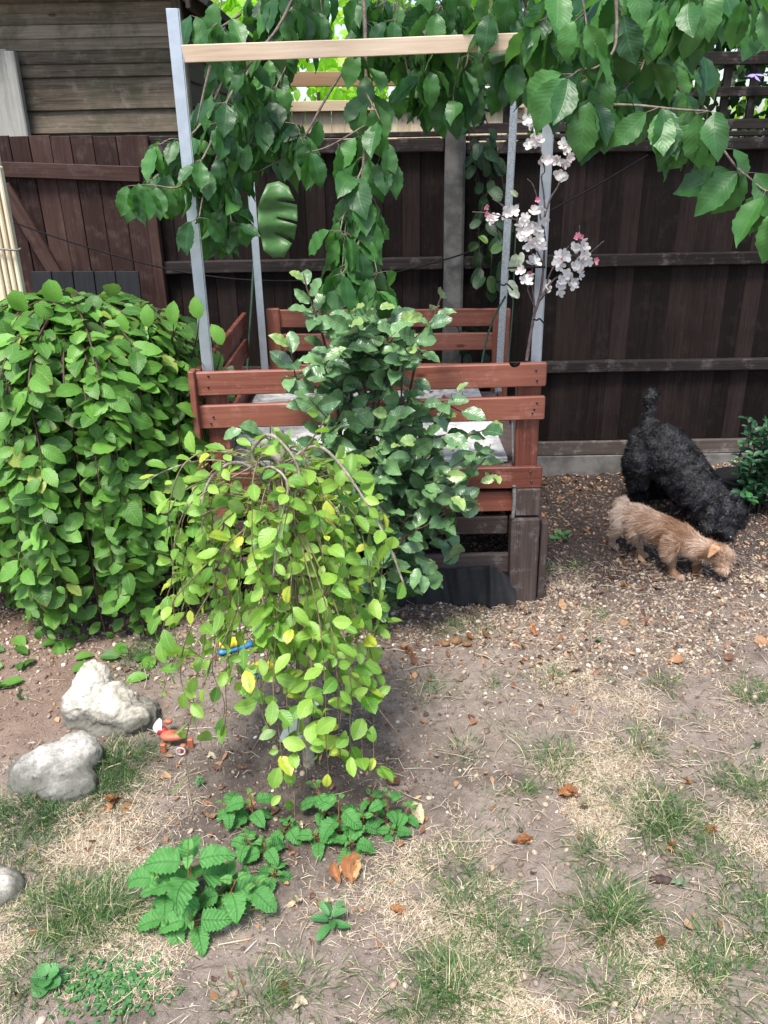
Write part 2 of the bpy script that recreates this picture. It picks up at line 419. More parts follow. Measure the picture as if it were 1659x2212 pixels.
def sticks(A, p0, p1, r, sag=None):
    """many thin three-sided sticks at once, bent in the middle"""
    p0 = np.asarray(p0, float); p1 = np.asarray(p1, float); n = len(p0)
    if n == 0: return
    d = unit(p1 - p0); ref = np.tile((.31, .2, .93), (n, 1)); s = unit(np.cross(d, ref)); q = np.cross(s, d)
    r = np.broadcast_to(r, (n,))[:, None]
    mid = (p0 + p1) / 2 + (0 if sag is None else sag)
    V = []
    for P, f in ((p0, 1), (mid, 1), (p1, .6)):
        for k in range(3):
            a_ = 2 * math.pi * k / 3
            V.append(P + (s * math.cos(a_) + q * math.sin(a_)) * r * f)
    V = np.stack(V, 1).reshape(-1, 3)
    F = np.array([(l * 3 + k, l * 3 + (k + 1) % 3, (l + 1) * 3 + (k + 1) % 3, (l + 1) * 3 + k) for l in range(2) for k in range(3)])
    F = (F[None] + (np.arange(n) * 9)[:, None, None]).reshape(-1, 4)
    A.add(V, [F], br=np.repeat(rng.random(n), 9))

def leaf_tpl(kind, rows=10, cols=4):
    v = np.linspace(0, 1, rows + 1); u = np.linspace(-1, 1, cols + 1)
    if kind == 'willow': w = (4 * v * (1 - v)) ** .62 * (1 - .1 * (v - .5))
    elif kind == 'cherry': w = np.sin(np.pi * np.clip(v, 0, 1) ** 1.0) ** .75 * (1 - .55 * np.clip((v - .72) / .28, 0, 1) ** 1.0)
    elif kind == 'oval': w = (4 * v * (1 - v)) ** .55
    elif kind == 'round': w = (4 * v * (1 - v)) ** .42
    elif kind == 'nettle': w = np.clip(v, 0, 1) ** .38 * (1 - v) ** .72 * 1.62
    elif kind == 'petal': w = np.sin(np.pi * v ** 1.5) ** .6
    else: w = (4 * v * (1 - v)) ** .8
    w = np.maximum(w, .02)
    if kind == 'willow': w = w * .55 + np.sin(np.pi * v) ** 1.05 * .45
    if kind in ('willow', 'cherry'): w = w * (1 + .05 * (-1) ** np.arange(rows + 1))
    if kind == 'nettle': w = w * (1 + .11 * (-1) ** np.arange(rows + 1))
    U, VV = np.meshgrid(u, v); Wd = np.repeat(w[:, None], cols + 1, 1)
    i, k = np.meshgrid(np.arange(rows), np.arange(cols), indexing='ij'); c = cols + 1
    F = np.stack([i * c + k, i * c + k + 1, (i + 1) * c + k + 1, (i + 1) * c + k], -1).reshape(-1, 4)
    return U.ravel(), VV.ravel(), Wd.ravel(), F
TPL = {k: leaf_tpl(k, 10, 4) for k in ('willow', 'oval', 'round', 'petal')}
TPL['cherry'] = leaf_tpl('cherry', 14, 4)
TPL['nettle'] = leaf_tpl('nettle', 18, 6)
TPL['low'] = leaf_tpl('willow', 4, 2)
TPL['lowround'] = leaf_tpl('round', 4, 2)
def leaves(A, kind, base, t, n, L, Wr, bend=.5, fold=.25, ripple=0.0, r1=None, r2=None, sel=None):
    U, VV, WD, F = TPL[kind]
    base = np.asarray(base, float); N = len(base)
    if N == 0: return
    t = unit(np.asarray(t, float)); n = np.asarray(n, float)
    n = unit(n - t * (n * t).sum(-1, keepdims=True)); s = np.cross(t, n)
    L = np.broadcast_to(L, (N,))[:, None]; Wr = np.broadcast_to(Wr, (N,))[:, None]
    bend = np.broadcast_to(bend, (N,))[:, None] + 1e-3; fold = np.broadcast_to(fold, (N,))[:, None]
    ph = rng.random((N, 1)) * 6.28; tw = rng.normal(0, .38, (N, 1))
    skew = rng.normal(0, .05, (N, 1))
    x = U[None] * WD[None] * Wr * L * .5 + skew * L * np.sin(np.pi * VV[None])
    y = L * np.sin(bend * VV[None]) / bend
    z = -L * (1 - np.cos(bend * VV[None])) / bend + fold * np.abs(U[None]) * WD[None] * Wr * L * .5
    z = z + ripple * L * np.abs(U[None]) * np.sin(VV[None] * 19 + ph) + tw * U[None] * WD[None] * Wr * L * .5 * (VV[None] - .4)
    P = base[:, None] + s[:, None] * x[..., None] + t[:, None] * y[..., None] + n[:, None] * z[..., None]
    r1 = rng.random(N) if r1 is None else np.broadcast_to(r1, (N,))
    r2 = rng.random(N) if r2 is None else np.broadcast_to(r2, (N,))
    m = len(U)
    lf = np.empty((N, m, 4)); lf[..., 0] = U; lf[..., 1] = VV; lf[..., 2] = r1[:, None]; lf[..., 3] = r2[:, None]
    FF = (F[None] + (np.arange(N) * m)[:, None, None]).reshape(-1, 4)
    A.add(P.reshape(-1, 3), [FF], lf=lf.reshape(-1, 4))
def blades(A, base, d, L, w, curve, br):
    """grass blades: base, lean direction (unit, mostly up), droop"""
    base = np.asarray(base, float); N = len(base)
    d = unit(np.asarray(d, float)); L = np.broadcast_to(L, (N,))[:, None]; w = np.broadcast_to(w, (N,))[:, None]
    hor = d * (1, 1, 0); hor = unit(hor + 1e-4); s = unit(np.cross(d, np.tile((0, 0, 1.), (N, 1))) + 1e-4)
    V = []
    ts = [0, .35, .7, 1.]
    for q in ts:
        c = base + d * L * q + hor * (curve[:, None] * L * q * q * .6) - np.array((0, 0, 1)) * (curve[:, None] * L * q ** 2.2 * .55)
        c[:, 2] = np.maximum(c[:, 2], hz(c[:, 0], c[:, 1]) + .001)
        ww = w * (1 - q * .9) / 2
        V += [c - s * ww, c + s * ww]
    V = np.stack(V, 1).reshape(-1, 3)
    F = np.array([(2 * k, 2 * k + 1, 2 * k + 3, 2 * k + 2) for k in range(3)])
    F = (F[None] + (np.arange(N) * 8)[:, None, None]).reshape(-1, 4)
    A.add(V, [F], br=np.repeat(br, 8))
def ico(sub=1):
    import bmesh
    bm = bmesh.new(); bmesh.ops.create_icosphere(bm, subdivisions=sub, radius=1)
    V = np.array([v.co[:] for v in bm.verts]); F = np.array([[v.index for v in f.verts] for f in bm.faces]); bm.free()
    return V, F
ICO1, ICO2, ICO3 = ico(1), ico(2), ico(3)
def pebbles(A, x, y, size, br, flat=.6, sink=.3, z=None):
    V0, F0 = ICO1; N = len(x); m = len(V0)
    sc = size[:, None] * np.stack([rng.uniform(.7, 1.2, N), rng.uniform(.55, 1., N), rng.uniform(flat * .7, flat * 1.2, N)], -1)
    P = V0[None] * (1 + rng.normal(0, .10, (N, m)))[..., None] * sc[:, None]
    a_ = rng.random(N) * 6.28; ca, sa = np.cos(a_)[:, None], np.sin(a_)[:, None]
    tl = rng.normal(0, .35, N)[:, None]
    X = P[..., 0] * ca - P[..., 1] * sa; Yv = P[..., 0] * sa + P[..., 1] * ca
    Z = P[..., 2] + X * tl
    zz = hz(x, y) if z is None else z
    P = np.stack([X + x[:, None], Yv + y[:, None], Z + (zz + size * flat * (1 - sink * 2))[:, None]], -1)
    F = (F0[None] + (np.arange(N) * m)[:, None, None]).reshape(-1, 3)
    A.add(P.reshape(-1, 3), [F], br=np.repeat(br, m))
def remeshed(name, balls, voxel, smooth_it, mat, parent=None, disp=None):
    """one continuous skin round a set of balls ((centre, radius or (rx,ry,rz), optional 3x3 axes))"""
    V0, F0 = ICO2; A = Acc()
    for b in balls:
        c, r = np.array(b[0], float), np.array(b[1], float) * np.ones(3)
        P = V0 * r
        if len(b) > 2: P = P @ np.array(b[2], float).T
        A.add(P + c, [F0])
    me = mesh_np(name + '_raw', np.concatenate(A.V), [np.concatenate(f) for f in A.F.values()])
    o = bpy.data.objects.new(name + '_raw', me); C.objects.link(o)
    md = o.modifiers.new('r', 'REMESH'); md.mode = 'VOXEL'; md.voxel_size = voxel; md.use_smooth_shade = True
    sm = o.modifiers.new('s', 'SMOOTH'); sm.iterations = smooth_it; sm.factor = .6
    dg = bpy.context.evaluated_depsgraph_get()
    nm = bpy.data.meshes.new_from_object(o.evaluated_get(dg))
    nm.name = name
    bpy.data.objects.remove(o); bpy.data.meshes.remove(me)
    if disp is not None:
        co = np.empty(len(nm.vertices) * 3, np.float32); nm.vertices.foreach_get('co', co); co = co.reshape(-1, 3)
        no = np.empty(len(nm.vertices) * 3, np.float32); nm.vertices.foreach_get('normal', no); no = no.reshape(-1, 3)
        co = disp(co.astype(float), no.astype(float)); nm.vertices.foreach_set('co', co.astype(np.float32).ravel()); nm.update()
    nm.materials.clear()
    return link(name, nm, mat, parent)
def chain(pts, step=.35):
    """balls along a limb: pts = [(point, radius), ...]"""
    out = []
    for (p, r), (q, s) in zip(pts, pts[1:]):
        p, q = np.array(p, float), np.array(q, float); L = np.linalg.norm(q - p)
        n = max(2, int(L / (min(r, s) * step)) + 1)
        for k in range(n + 1):
            f = k / n; out.append((p * (1 - f) + q * f, r * (1 - f) + s * f))
    return out

# ================================================================== GROUND
def build_ground():
    xs = np.concatenate([-np.geomspace(60, 2.3, 26)[:-1], np.arange(-2.3, 2.6, .0135), np.geomspace(2.6, 60, 26)])
    ys = np.concatenate([-np.geomspace(40, .45, 14)[:-1] * 1.0, np.arange(.45, 4.35, .0135), np.geomspace(4.35, 90, 26)])
    X, Y = np.meshgrid(xs, ys)
    Z = hz(X, Y)
    V = np.stack([X, Y, Z], -1).reshape(-1, 3)
    i, k = np.meshgrid(np.arange(len(ys) - 1), np.arange(len(xs) - 1), indexing='ij'); c = len(xs)
    F = np.stack([i * c + k, i * c + k + 1, (i + 1) * c + k + 1, (i + 1) * c + k], -1).reshape(-1, 4)
    T = NT('garden_soil')
    pos = T.n('NewGeometry').outputs['Position']
    sx = T.n('SeparateXYZ', {0: pos})
    n1 = T.noise(pos, 3.2, 5, .6); n2 = T.noise(pos, 38, 6, .7); n3 = T.noise(pos, 170, 4, .7); n4 = T.noise(pos, 9, 4, .6)
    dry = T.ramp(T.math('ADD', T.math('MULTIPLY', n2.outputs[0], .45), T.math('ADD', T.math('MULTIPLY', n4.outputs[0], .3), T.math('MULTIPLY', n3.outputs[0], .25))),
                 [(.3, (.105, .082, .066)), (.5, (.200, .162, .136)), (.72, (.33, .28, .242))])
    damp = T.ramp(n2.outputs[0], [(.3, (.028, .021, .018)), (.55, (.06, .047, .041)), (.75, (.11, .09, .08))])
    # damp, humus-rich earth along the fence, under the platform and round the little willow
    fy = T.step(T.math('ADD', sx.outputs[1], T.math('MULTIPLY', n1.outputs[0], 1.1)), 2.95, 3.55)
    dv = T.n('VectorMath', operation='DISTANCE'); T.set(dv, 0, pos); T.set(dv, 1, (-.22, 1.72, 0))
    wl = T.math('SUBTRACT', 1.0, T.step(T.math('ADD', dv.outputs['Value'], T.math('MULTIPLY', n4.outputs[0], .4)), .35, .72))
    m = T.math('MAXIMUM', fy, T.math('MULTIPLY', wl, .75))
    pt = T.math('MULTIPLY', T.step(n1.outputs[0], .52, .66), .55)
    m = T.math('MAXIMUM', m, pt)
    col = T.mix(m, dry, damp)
    rd = T.math('MULTIPLY', T.math('SUBTRACT', 1.0, T.step(sx.outputs[0], -1.1, -.75)), T.step(sx.outputs[1], 1.7, 2.0))
    col = T.mix(T.math('MULTIPLY', rd, .45), col, (.20, .115, .075))
    hb = T.math('ADD', T.math('MULTIPLY', n2.outputs[0], .7), T.math('MULTIPLY', n3.outputs[0], .5))
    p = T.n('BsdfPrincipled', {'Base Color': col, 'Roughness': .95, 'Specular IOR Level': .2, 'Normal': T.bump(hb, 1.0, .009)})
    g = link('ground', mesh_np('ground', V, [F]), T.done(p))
    tag(g, kind='structure')
build_ground()

# ================================================================== FENCES
FY = 4.0
def zat(px, py, Y=FY): return at(px, py, Y).z
def fence_bay(name, label, x0, x1, ztop, rails, zboards, gravel=True, trellis=None, group='dark brown fence panels along the back'):
    root = thing(name, label, 'fence', ((x0 + x1) / 2, FY, 0), group)
    A = Acc(); x = x0
    while x < x1 - .02:
        w = .088 + random.uniform(-.004, .004)
        t_ = math.radians(4)
        board(A, (x + min(w, x1 - x) / 2, FY + .012 + random.uniform(-.002, .002), zboards), (x + min(w, x1 - x) / 2 + random.uniform(-.003, .003), FY + .012 + random.uniform(-.003, .003), ztop - random.uniform(0, .006)),
              min(w, x1 - x) + .014, .009, wd=(math.cos(t_), -math.sin(t_), 0), c=.0015)
        x += w
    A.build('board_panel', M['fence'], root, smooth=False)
    for z, h in rails:
        one_board('rail', M['fence_rail'], root, (x0, FY - .018, z), (x1, FY - .018, z), h, .036, c=.005, nseg=8, wob=.0012)
    one_board('capping_rail', M['fence_rail'], root, (x0, FY - .004, ztop + .012), (x1, FY - .004, ztop + .012), .022, .066, c=.004)
    if gravel:
        one_board('gravel_board', M['gravel_board'], root, (x0, FY - .022, .148), (x1, FY - .022, .148), .070, .024, nseg=6, wob=.001)
        A = Acc(); board(A, (x0, FY - .012, .02), (x1, FY - .012, .02), .18, .045, c=.004); A.build('concrete_base', M['concrete_base'], root, smooth=False)
    if trellis:
        zb, zt = trellis
        tr = Acc()
        for z, h in ((zt, .05), ((zt + zb) / 2 + .01, .038), (zb + .02, .04)):
            board(tr, (x0, FY - .012, z), (x1, FY - .012, z), h, .026)
        xx = x0 + .06
        while xx < x1:
            board(tr, (xx, FY + .014, zb), (xx, FY + .014, zt), .034, .020, wd=(1, 0, 0)); xx += .118
        tr.build('trellis', M['fence_rail'], root, smooth=False)
    return root
xp0, xp1 = at(958, 450, FY).x, at(1003, 450, FY).x
ztop = zat(1300, 300)
rz = [(zat(1300, 561), .056), (zat(1300, 789), .056), (zat(1300, 316), .05)]
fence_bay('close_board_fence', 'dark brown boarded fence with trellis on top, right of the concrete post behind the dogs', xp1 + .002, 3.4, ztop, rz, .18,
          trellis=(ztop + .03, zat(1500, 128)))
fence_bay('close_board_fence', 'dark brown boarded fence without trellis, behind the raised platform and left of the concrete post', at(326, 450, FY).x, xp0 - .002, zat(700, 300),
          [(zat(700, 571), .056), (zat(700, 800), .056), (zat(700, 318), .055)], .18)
A = Acc(); board(A, ((xp0 + xp1) / 2, FY + .01, -.05), ((xp0 + xp1) / 2, FY + .01, zat(980, 170)), xp1 - xp0 - .004, .105, wd=(1, 0, 0), c=.012, nseg=6, wob=.001)
tag(A.build('concrete_post', M['concrete'], None, smooth=False), 'grey concrete fence post standing between the two dark fence panels', 'post')

# ---- gate at left
def gate():
    root = thing('garden_gate', 'brown boarded gate with a diagonal brace below the shed', 'gate', (-1.7, 3.95, 0))
    Y = 3.95; A = Acc()
    xs = [-120, -25, 20, 62, 108, 152, 200, 250, 303]
    for x0, x1 in zip(xs, xs[1:]):
        p = at((x0 + x1) / 2, 292 + .012 * x0 + random.uniform(-3, 3), Y); w = at(x1, 300, Y).x - at(x0, 300, Y).x
        board(A, (p.x + .02, Y + random.uniform(-.002, .002), .03), (p.x, Y, p.z), w - random.uniform(.002, .006), .018, wd=(1, 0, 0), c=.002, nseg=3, wob=.001)
    A.build('board_panel', M['gate'], root, smooth=False)
    one_board('ledge', M['gate'], root, at(-110, 362, Y - .03), at(303, 376, Y - .03), .062, .03, nseg=4, wob=.001)
    one_board('ledge', M['gate'], root, (at(-100, 900, Y - .03).x, Y - .03, .35), (at(330, 900, Y - .03).x, Y - .03, .33), .075, .03)
    one_board('brace', M['gate'], root, at(8, 400, Y - .032), at(150, 640, Y - .032), .060, .028, nseg=3, wob=.001)
    A = Acc(); board(A, (at(312, 330, Y).x, Y + .015, 0), (at(312, 330, Y).x, Y + .015, at(312, 292, Y).z), .045, .05, wd=(1, 0, 0))
    A.build('gate_post', M['gate'], root, smooth=False)
gate()

# ---- shed top left
def shed():
    Y = 4.45
    root = thing('garden_shed', 'old timber shed with grey green horizontal boards behind the gate', 'shed', (-2.3, 4.6, 0))
    xr = at(392, 150, Y).x; xl = -4.2
    edges = [-40, -18, 3, 24, 50, 80, 104, 133, 163, 236, 285, 345, 420]
    A = Acc()
    for i, (y0, y1) in enumerate(zip(edges, edges[1:])):
        z1, z0 = at(250, y0, Y).z, at(250, y1, Y).z
        sl = random.uniform(-.006, .006)
        board(A, (xl, Y + .004, (z0 + z1) / 2 + sl), (xr, Y + .004, (z0 + z1) / 2 - sl), (z1 - z0) + .012, .016, wd=(0, -.16, -1), c=.003, nseg=10, wob=.0016)
    board(A, (xl, Y + .03, .75), (xr, Y + .03, .75), 1.5, .02)
    A.build('wall', M['shed'], root, smooth=False)
    # side wall running back
    A = Acc(); z = .1
    while z < 2.25:
        board(A, (xr - .01, Y + .03, z), (xr - .01, 8.2, z), .125, .016, wd=(.12, 0, -1), c=.003); z += .115
    A.build('side_wall', M['shed_dark'], root, smooth=False)
    zt = at(392, 20, Y).z
    one_board('corner_post', M['shed'], root, (xr + .012, Y - .018, .1), (xr + .012, Y - .018, at(390, -40, Y).z), .045, .045, wd=(1, 0, 0))
    e = at(395, 22, Y)
    A = Acc(); w = .9
    for k in range(1):
        board(A, (e.x - .45 + .12, Y - .22, e.z + .30), (e.x - .45 + .12, 8.4, e.z + .30), 1.15, .03, wd=(1, 0, -.62))
    A.build('roof', M['roof'], root, smooth=False)
    A = Acc(); board(A, (e.x + .07, Y - .23, e.z + .02), (e.x + .07, 8.4, e.z + .02), .09, .02); A.build('fascia', M['shed_dark'], root, smooth=False)
    A = Acc()
    board(A, (xl, Y - .1, at(150, -8, Y).z + .05), (xr, Y - .1, at(150, -8, Y).z + .05), .26, .03, wd=(0, 1, 0))
    A.build('gable_board', M['shed_dark'], root, smooth=False)
    # grey trim
    xa, xb = at(-20, 200, Y - .05).x, at(48, 200, Y - .05).x
    A = Acc(); zt = at(20, 106, Y - .05).z
    board(A, ((xa + xb) / 2 - .02, Y - .05, 1.0), ((xa + xb) / 2 - .02, Y - .05, zt), (xb - xa) * .8, .03, wd=(1, 0, 0), c=.004)
    board(A, (xb - .02, Y - .06, 1.0), (xb - .02, Y - .06, zt - .01), .05, .05, wd=(1, 0, 0), c=.006)
    A.build('door_frame', M['grey_trim'], root, smooth=False)
shed()

# ---- black board leaning in front of the gate
A = Acc()
for x0, x1 in zip([66, 112, 158, 204, 250], [111, 157, 203, 249, 300]):
    p = at((x0 + x1) / 2, 586, 3.82); w = at(x1, 600, 3.82).x - at(x0, 600, 3.82).x
    board(A, (p.x, 3.74, .0), (p.x, 3.82, p.z), w - .003, .016, wd=(1, 0, 0), c=.002)
tag(A.build('black_board', M['black_wood'], None, smooth=False), 'black stained board panel leaning against the brown gate above the big bush', 'board')

# ---- cream fluted post, far left
def cream_post():
    Y = 3.15; xr = at(8, 400, Y).x; root = thing('cream_post', 'cream fluted plastic post at the left edge beside the gate', 'post', (xr - .05, Y, 0))
    A = Acc()
    board(A, (xr - .13, Y + .05, 0), (xr - .13, Y + .05, 1.62), .22, .03, wd=(1, 0, 0))
    for k in range(4):
        board(A, (xr - .012 - k * .021, Y + .02 - .004 * k, 0), (xr - .012 - k * .021, Y + .02 - .004 * k, 1.52), .015, .035, wd=(1, 0, 0), c=.006)
    A.build('shaft', M['cream'], root, smooth=False)
    for z in (1.05, 1.24):
        A = Acc(); tube(A, [(xr - .09, Y - .012, z), (xr - .05, Y - .018, z + .004), (xr + .004, Y - .006, z - .002), (xr + .006, Y + .03, z)], .004)
        A.build('wire_tie', M['rod'], root)
cream_post()
A = Acc()
for k in range(8):
    x = 8 + k * 6 + random.uniform(-2, 2)
    tube(A, [at(x + 6, 690 + random.uniform(-10, 12), 3.0), at(x + 14, 740, 3.0), at(x + 24, 800, 3.0), at(x + 30, 860, 3.0)], .0016, sides=4)
for k in range(5):
    y = 690 + 26 * k
    tube(A, [at(10 + k * 2, y, 2.99), at(60 + k * 3, y + 3, 2.99)], .0014, sides=4)
tag(A.build('wire_mesh', M['cord'], None), 'piece of black wire mesh beside the cream post behind the bush', 'wire mesh')

# ---- cream neighbour fence far behind
def far_fence():
    Y = 7.0; a_, b_ = at(560, 250, Y), at(960, 250, Y)
    root = thing('cream_fence', 'pale cream boarded fence in the neighbouring garden seen through the gap', 'fence', ((a_.x + b_.x) / 2, Y, 0))
    zt = at(700, 236, Y).z; A = Acc(); x = a_.x
    while x < b_.x + .6:
        board(A, (x, Y, 0), (x, Y, zt), .097, .016, wd=(1, 0, 0)); x += .1
    A.build('board_panel', M['cream_wood'], root, smooth=False)
    one_board('capping_rail', M['cream_wood'], root, (a_.x, Y - .03, zt + .02), (b_.x + .6, Y - .03, zt + .02), .07, .06)
far_fence()

# ================================================================== RAISED PLATFORM
PY, BY = 2.72, 3.80
def vw(px, y0, y1, Y): return abs(at(px, y0, Y).z - at(px, y1, Y).z)
def platform():
    root = thing('raised_platform', 'red brown painted slatted platform on dark weathered legs', 'raised platform', (0, 3.25, 0))
    def fb(name, x0, x1, ya, yb, Y, t=.022, mat='red', sl=-.028, **k):
        h = vw(830, ya, yb, Y); yc = (ya + yb) / 2; xm = 800
        p0, p1 = at(x0, yc + (x0 - xm) * sl, Y), at(x1, yc + (x1 - xm) * sl, Y)
        return one_board(name, M[mat], root, p0, p1, h, t, nseg=6, wob=.0012, c=.004, **k)
    fb('rail', 425, 1180, 793, 844, PY)
    fb('rail', 430, 1176, 865, 915, PY)
    fb('rail', 430, 1170, 1014, 1060, PY, sl=-.022)
    fb('rail', 435, 1108, 1066, 1108, PY + .022, sl=-.02)
    fb('lower_board', 440, 1096, 1118, 1156, PY + .03, mat='old', sl=-.018)
    fb('lower_board', 440, 1098, 1200, 1240, PY + .03, mat='old', sl=-.02)
    def up(name, xa, xb, ya, yb, Y, t=.045, mat='red'):
        p = at((xa + xb) / 2, ya, Y); q = at((xa + xb) / 2, yb, Y); w = at(xb, ya, Y).x - at(xa, ya, Y).x
        return one_board(name, M[mat], root, (p.x, Y, q.z), (p.x, Y, p.z), w, t, wd=(1, 0, 0), nseg=4, wob=.001, c=.004)
    up('upright', 1118, 1170, 790, 1052, PY + .036, .048)
    up('upright', 1113, 1167, 1052, 1110, PY + .004, .04, 'old')
    up('upright', 440, 487, 812, 1030, PY + .036, .048)
    # legs
    for xa, xb in ((1097, 1158), (445, 500)):
        p = at((xa + xb) / 2, 1106, PY + .04); w = at(xb, 1106, PY).x - at(xa, 1106, PY).x
        one_board('leg', M['old'], root, (p.x + .008, PY + .01, -.04), (p.x + .004, PY + .01, p.z), w, .07, wd=(1, 0, 0), nseg=5, wob=.001, c=.006)
        one_board('leg', M['old'], root, (p.x + .004, BY - .02, -.04), (p.x + .004, BY - .02, p.z), w, .07, wd=(1, 0, 0), c=.006)
    # side planks (right side, seen edge-on) and left side rails
    xr = at(1163, 1106, PY).x; zt = at(1160, 1106, PY + .04).z
    for z0, h in ((zt - .05, .09), (zt - .16, .09), (.06, .09)):
        one_board('side_board', M['old'], root, (xr + .012, PY + .02, z0), (xr + .012, BY, z0), h, .018, nseg=4, wob=.001)
    one_board('side_board', M['old'], root, (xr + .026, PY + .01, -.02), (xr + .026, PY + .01, zt - .02), .024, .05, wd=(1, 0, 0))
    xl = at(420, 900, PY).x
    zA, zB = at(420, 826, PY).z, at(425, 900, PY).z
    one_board('side_board', M['red'], root, (xl + .012, PY - .016, at(420, 800, PY).z - .35), (xl + .012, PY - .016, at(420, 797, PY).z), .020, .05, wd=(1, 0, 0))
    for z in (zA + .0, zB, zB - .18):
        one_board('side_rail', M['red'], root, (xl + .022, PY + .02, z), (xl + .022, BY, z), .078, .02, nseg=5, wob=.001)
    p = at(1100, 900, PY); zr = at(1100, 1030, PY).z
    one_board('side_rail', M['red'], root, (xr - .016, PY + .07, zr), (xr - .016, BY, zr), .078, .02, nseg=4)
    # back frame
    def bb(x0, x1, ya, yb, Y=BY): return fb('back_rail', x0, x1, ya, yb, Y, sl=-.006)
    bb(577, 1100, 668, 706); bb(585, 1096, 720, 757); bb(585, 1096, 786, 822)
    for xa, xb in ((575, 603), (812, 846), (1066, 1102)): up('back_upright', xa, xb, 666, 900, BY + .03 if xa == 812 else BY - .022, .03)
    # deck
    T = NT('marbled_board')
    pos = T.n('NewGeometry').outputs['Position']
    nz = T.noise(pos, 5, 6, .75); nz.inputs['Distortion'].default_value = 1.6
    n2 = T.noise(pos, 55, 5, .7)
    c_ = T.ramp(nz.outputs[0], [(.36, (.22, .215, .21)), (.48, (.42, .42, .41)), (.6, (.66, .66, .64))])
    c_ = T.mix(T.math('MULTIPLY', T.step(n2.outputs[0], .57, .68), .8), c_, (.10, .08, .06))
    mt = T.done(T.n('BsdfPrincipled', {'Base Color': c_, 'Roughness': .5}))
    q = at(1114, 1000, PY + .05); zd = at(1114, 1001, PY + .03).z
    A = Acc(); board(A, (at(470, 1000, PY).x, (PY + BY) / 2 + .01, zd), (at(1100, 1003, PY).x + .005, (PY + BY) / 2 + .01, zd), BY - PY - .12, .018, wd=(0, 1, 0))
    A.build('deck_top', mt, root, smooth=False)
    A = Acc(); board(A, (xl + .04, (PY + BY) / 2, zd - .022), (xr - .03, (PY + BY) / 2, zd - .022), BY - PY - .1, .018, wd=(0, 1, 0))
    A.build('deck_base', M['old'], root, smooth=False)
    one_board('back_board', M['fence_rail'], root, (xl + .06, BY - .12, .24), (xr - .06, BY - .12, .24), .46, .02)
    one_board('shade_panel', M['fence_rail'], root, (xl + .03, PY + .1, .24), (xl + .03, BY - .14, .24), .46, .02)  # added to close the left side and darken the space below the deck
    # nail heads
    for x, y in [(450, 812), (450, 836), (461, 900), (456, 914), (1158, 800), (1160, 822), (1154, 884), (1160, 870), (1146, 1020), (1148, 1040), (1150, 892)]:
        A = Acc(); p = at(x, y, PY - .0125); tube(A, [p, p + Vector((0, -.003, 0))], .0035, sides=8, sm=False)
        A.build('screw', M['wet'], root)
    A = Acc(); p = at(1112, 787, PY - .012)
    ang = [math.pi + math.pi * k / 10 for k in range(11)]
    V = [(p.x + .018 * math.cos(t), p.y, p.z + .006 + .016 * math.sin(t)) for t in ang] + [(p.x + .018 * math.cos(t), p.y + .02, p.z + .006 + .016 * math.sin(t)) for t in ang]
    A.add(V, [np.array([list(range(11))]), np.array([(k, k + 11, k + 12, k + 1) for k in range(10)])], br=np.zeros(22)); A.build('knot_hole', M['wet'], root)
    return zd
DECKZ = platform()
A = Acc(); tube(A, [at(1106, 870, PY + .0), at(1108, 1000, PY + .0)], .004)
tube(A, [at(1111, 1050, PY - .017), at(1111, 1085, PY - .018), at(1107, 1122, PY - .016)], .0075, .0065, sides=8)
tag(A.build('metal_rod', M['rod'], None), 'thin grey rod hanging at the right front corner of the red platform', 'rod')

# ---- canopy frame of galvanised angle posts and pine beams
def canopy():
    root = thing('canopy_frame', 'four galvanised metal posts joined by two bare timber beams', 'frame', (0, 3.2, 0))
    def post(xt, yt, xb, yb, Y, ww, mat='galv', dirx=1, zlow=None):
        p, q = at(xt, yt, Y), at(xb, yb, Y)
        d = (p - q).normalized(); q2 = q - d * ((q.z - (zlow if zlow is not None else .3)) / d.z)
        A = Acc()
        board(A, q2, p, ww, .003, wd=(1, .18 * dirx, 0), c=.0008)
        s = Vector((1, .18 * dirx, 0)).normalized()
        o = s * (ww / 2) * dirx
        board(A, q2 + o + Vector((0, ww * .45, 0)), p + o + Vector((0, ww * .45, 0)), ww * .9, .003, wd=(-.15 * dirx, 1, 0), c=.0008)
        pr = A.build('metal_post', M[mat], root, smooth=False)
        L = (p - q2).length; k = .12
        while k < L - .02:
            H = Acc(); c0 = q2 + d * k + Vector((0, -.0018, 0)); tube(H, [c0, c0 + Vector((0, -.0012, 0))], .0028, sides=8, sm=False); k += .31
            H.build('bolt_hole_disc', M['wet'], pr)  # black disc painting the dark inside of a bolt hole
    post(371, 18, 448, 800, PY + .045, .034)
    post(1199, -30, 1157, 780, PY + .06, .034)
    post(523, 140, 573, 800, BY - .10, .030, dirx=-1)
    post(1113, 175, 1075, 855, BY - .10, .030, 'zinc', 1)
    a_, b_ = at(387, 117, PY + .065), at(1178, 88, PY + .08)
    one_board('beam', M['pine'], root, a_, b_, .046, .032, wd=(0, -.12, 1), c=.002, nseg=4, wob=.0008)
    a_, b_ = at(536, 172, BY - .085), at(1117, 169, BY - .085)
    one_board('beam', M['pine_old'], root, a_, b_, .052, .03, wd=(0, 0, 1), c=.002)
canopy()

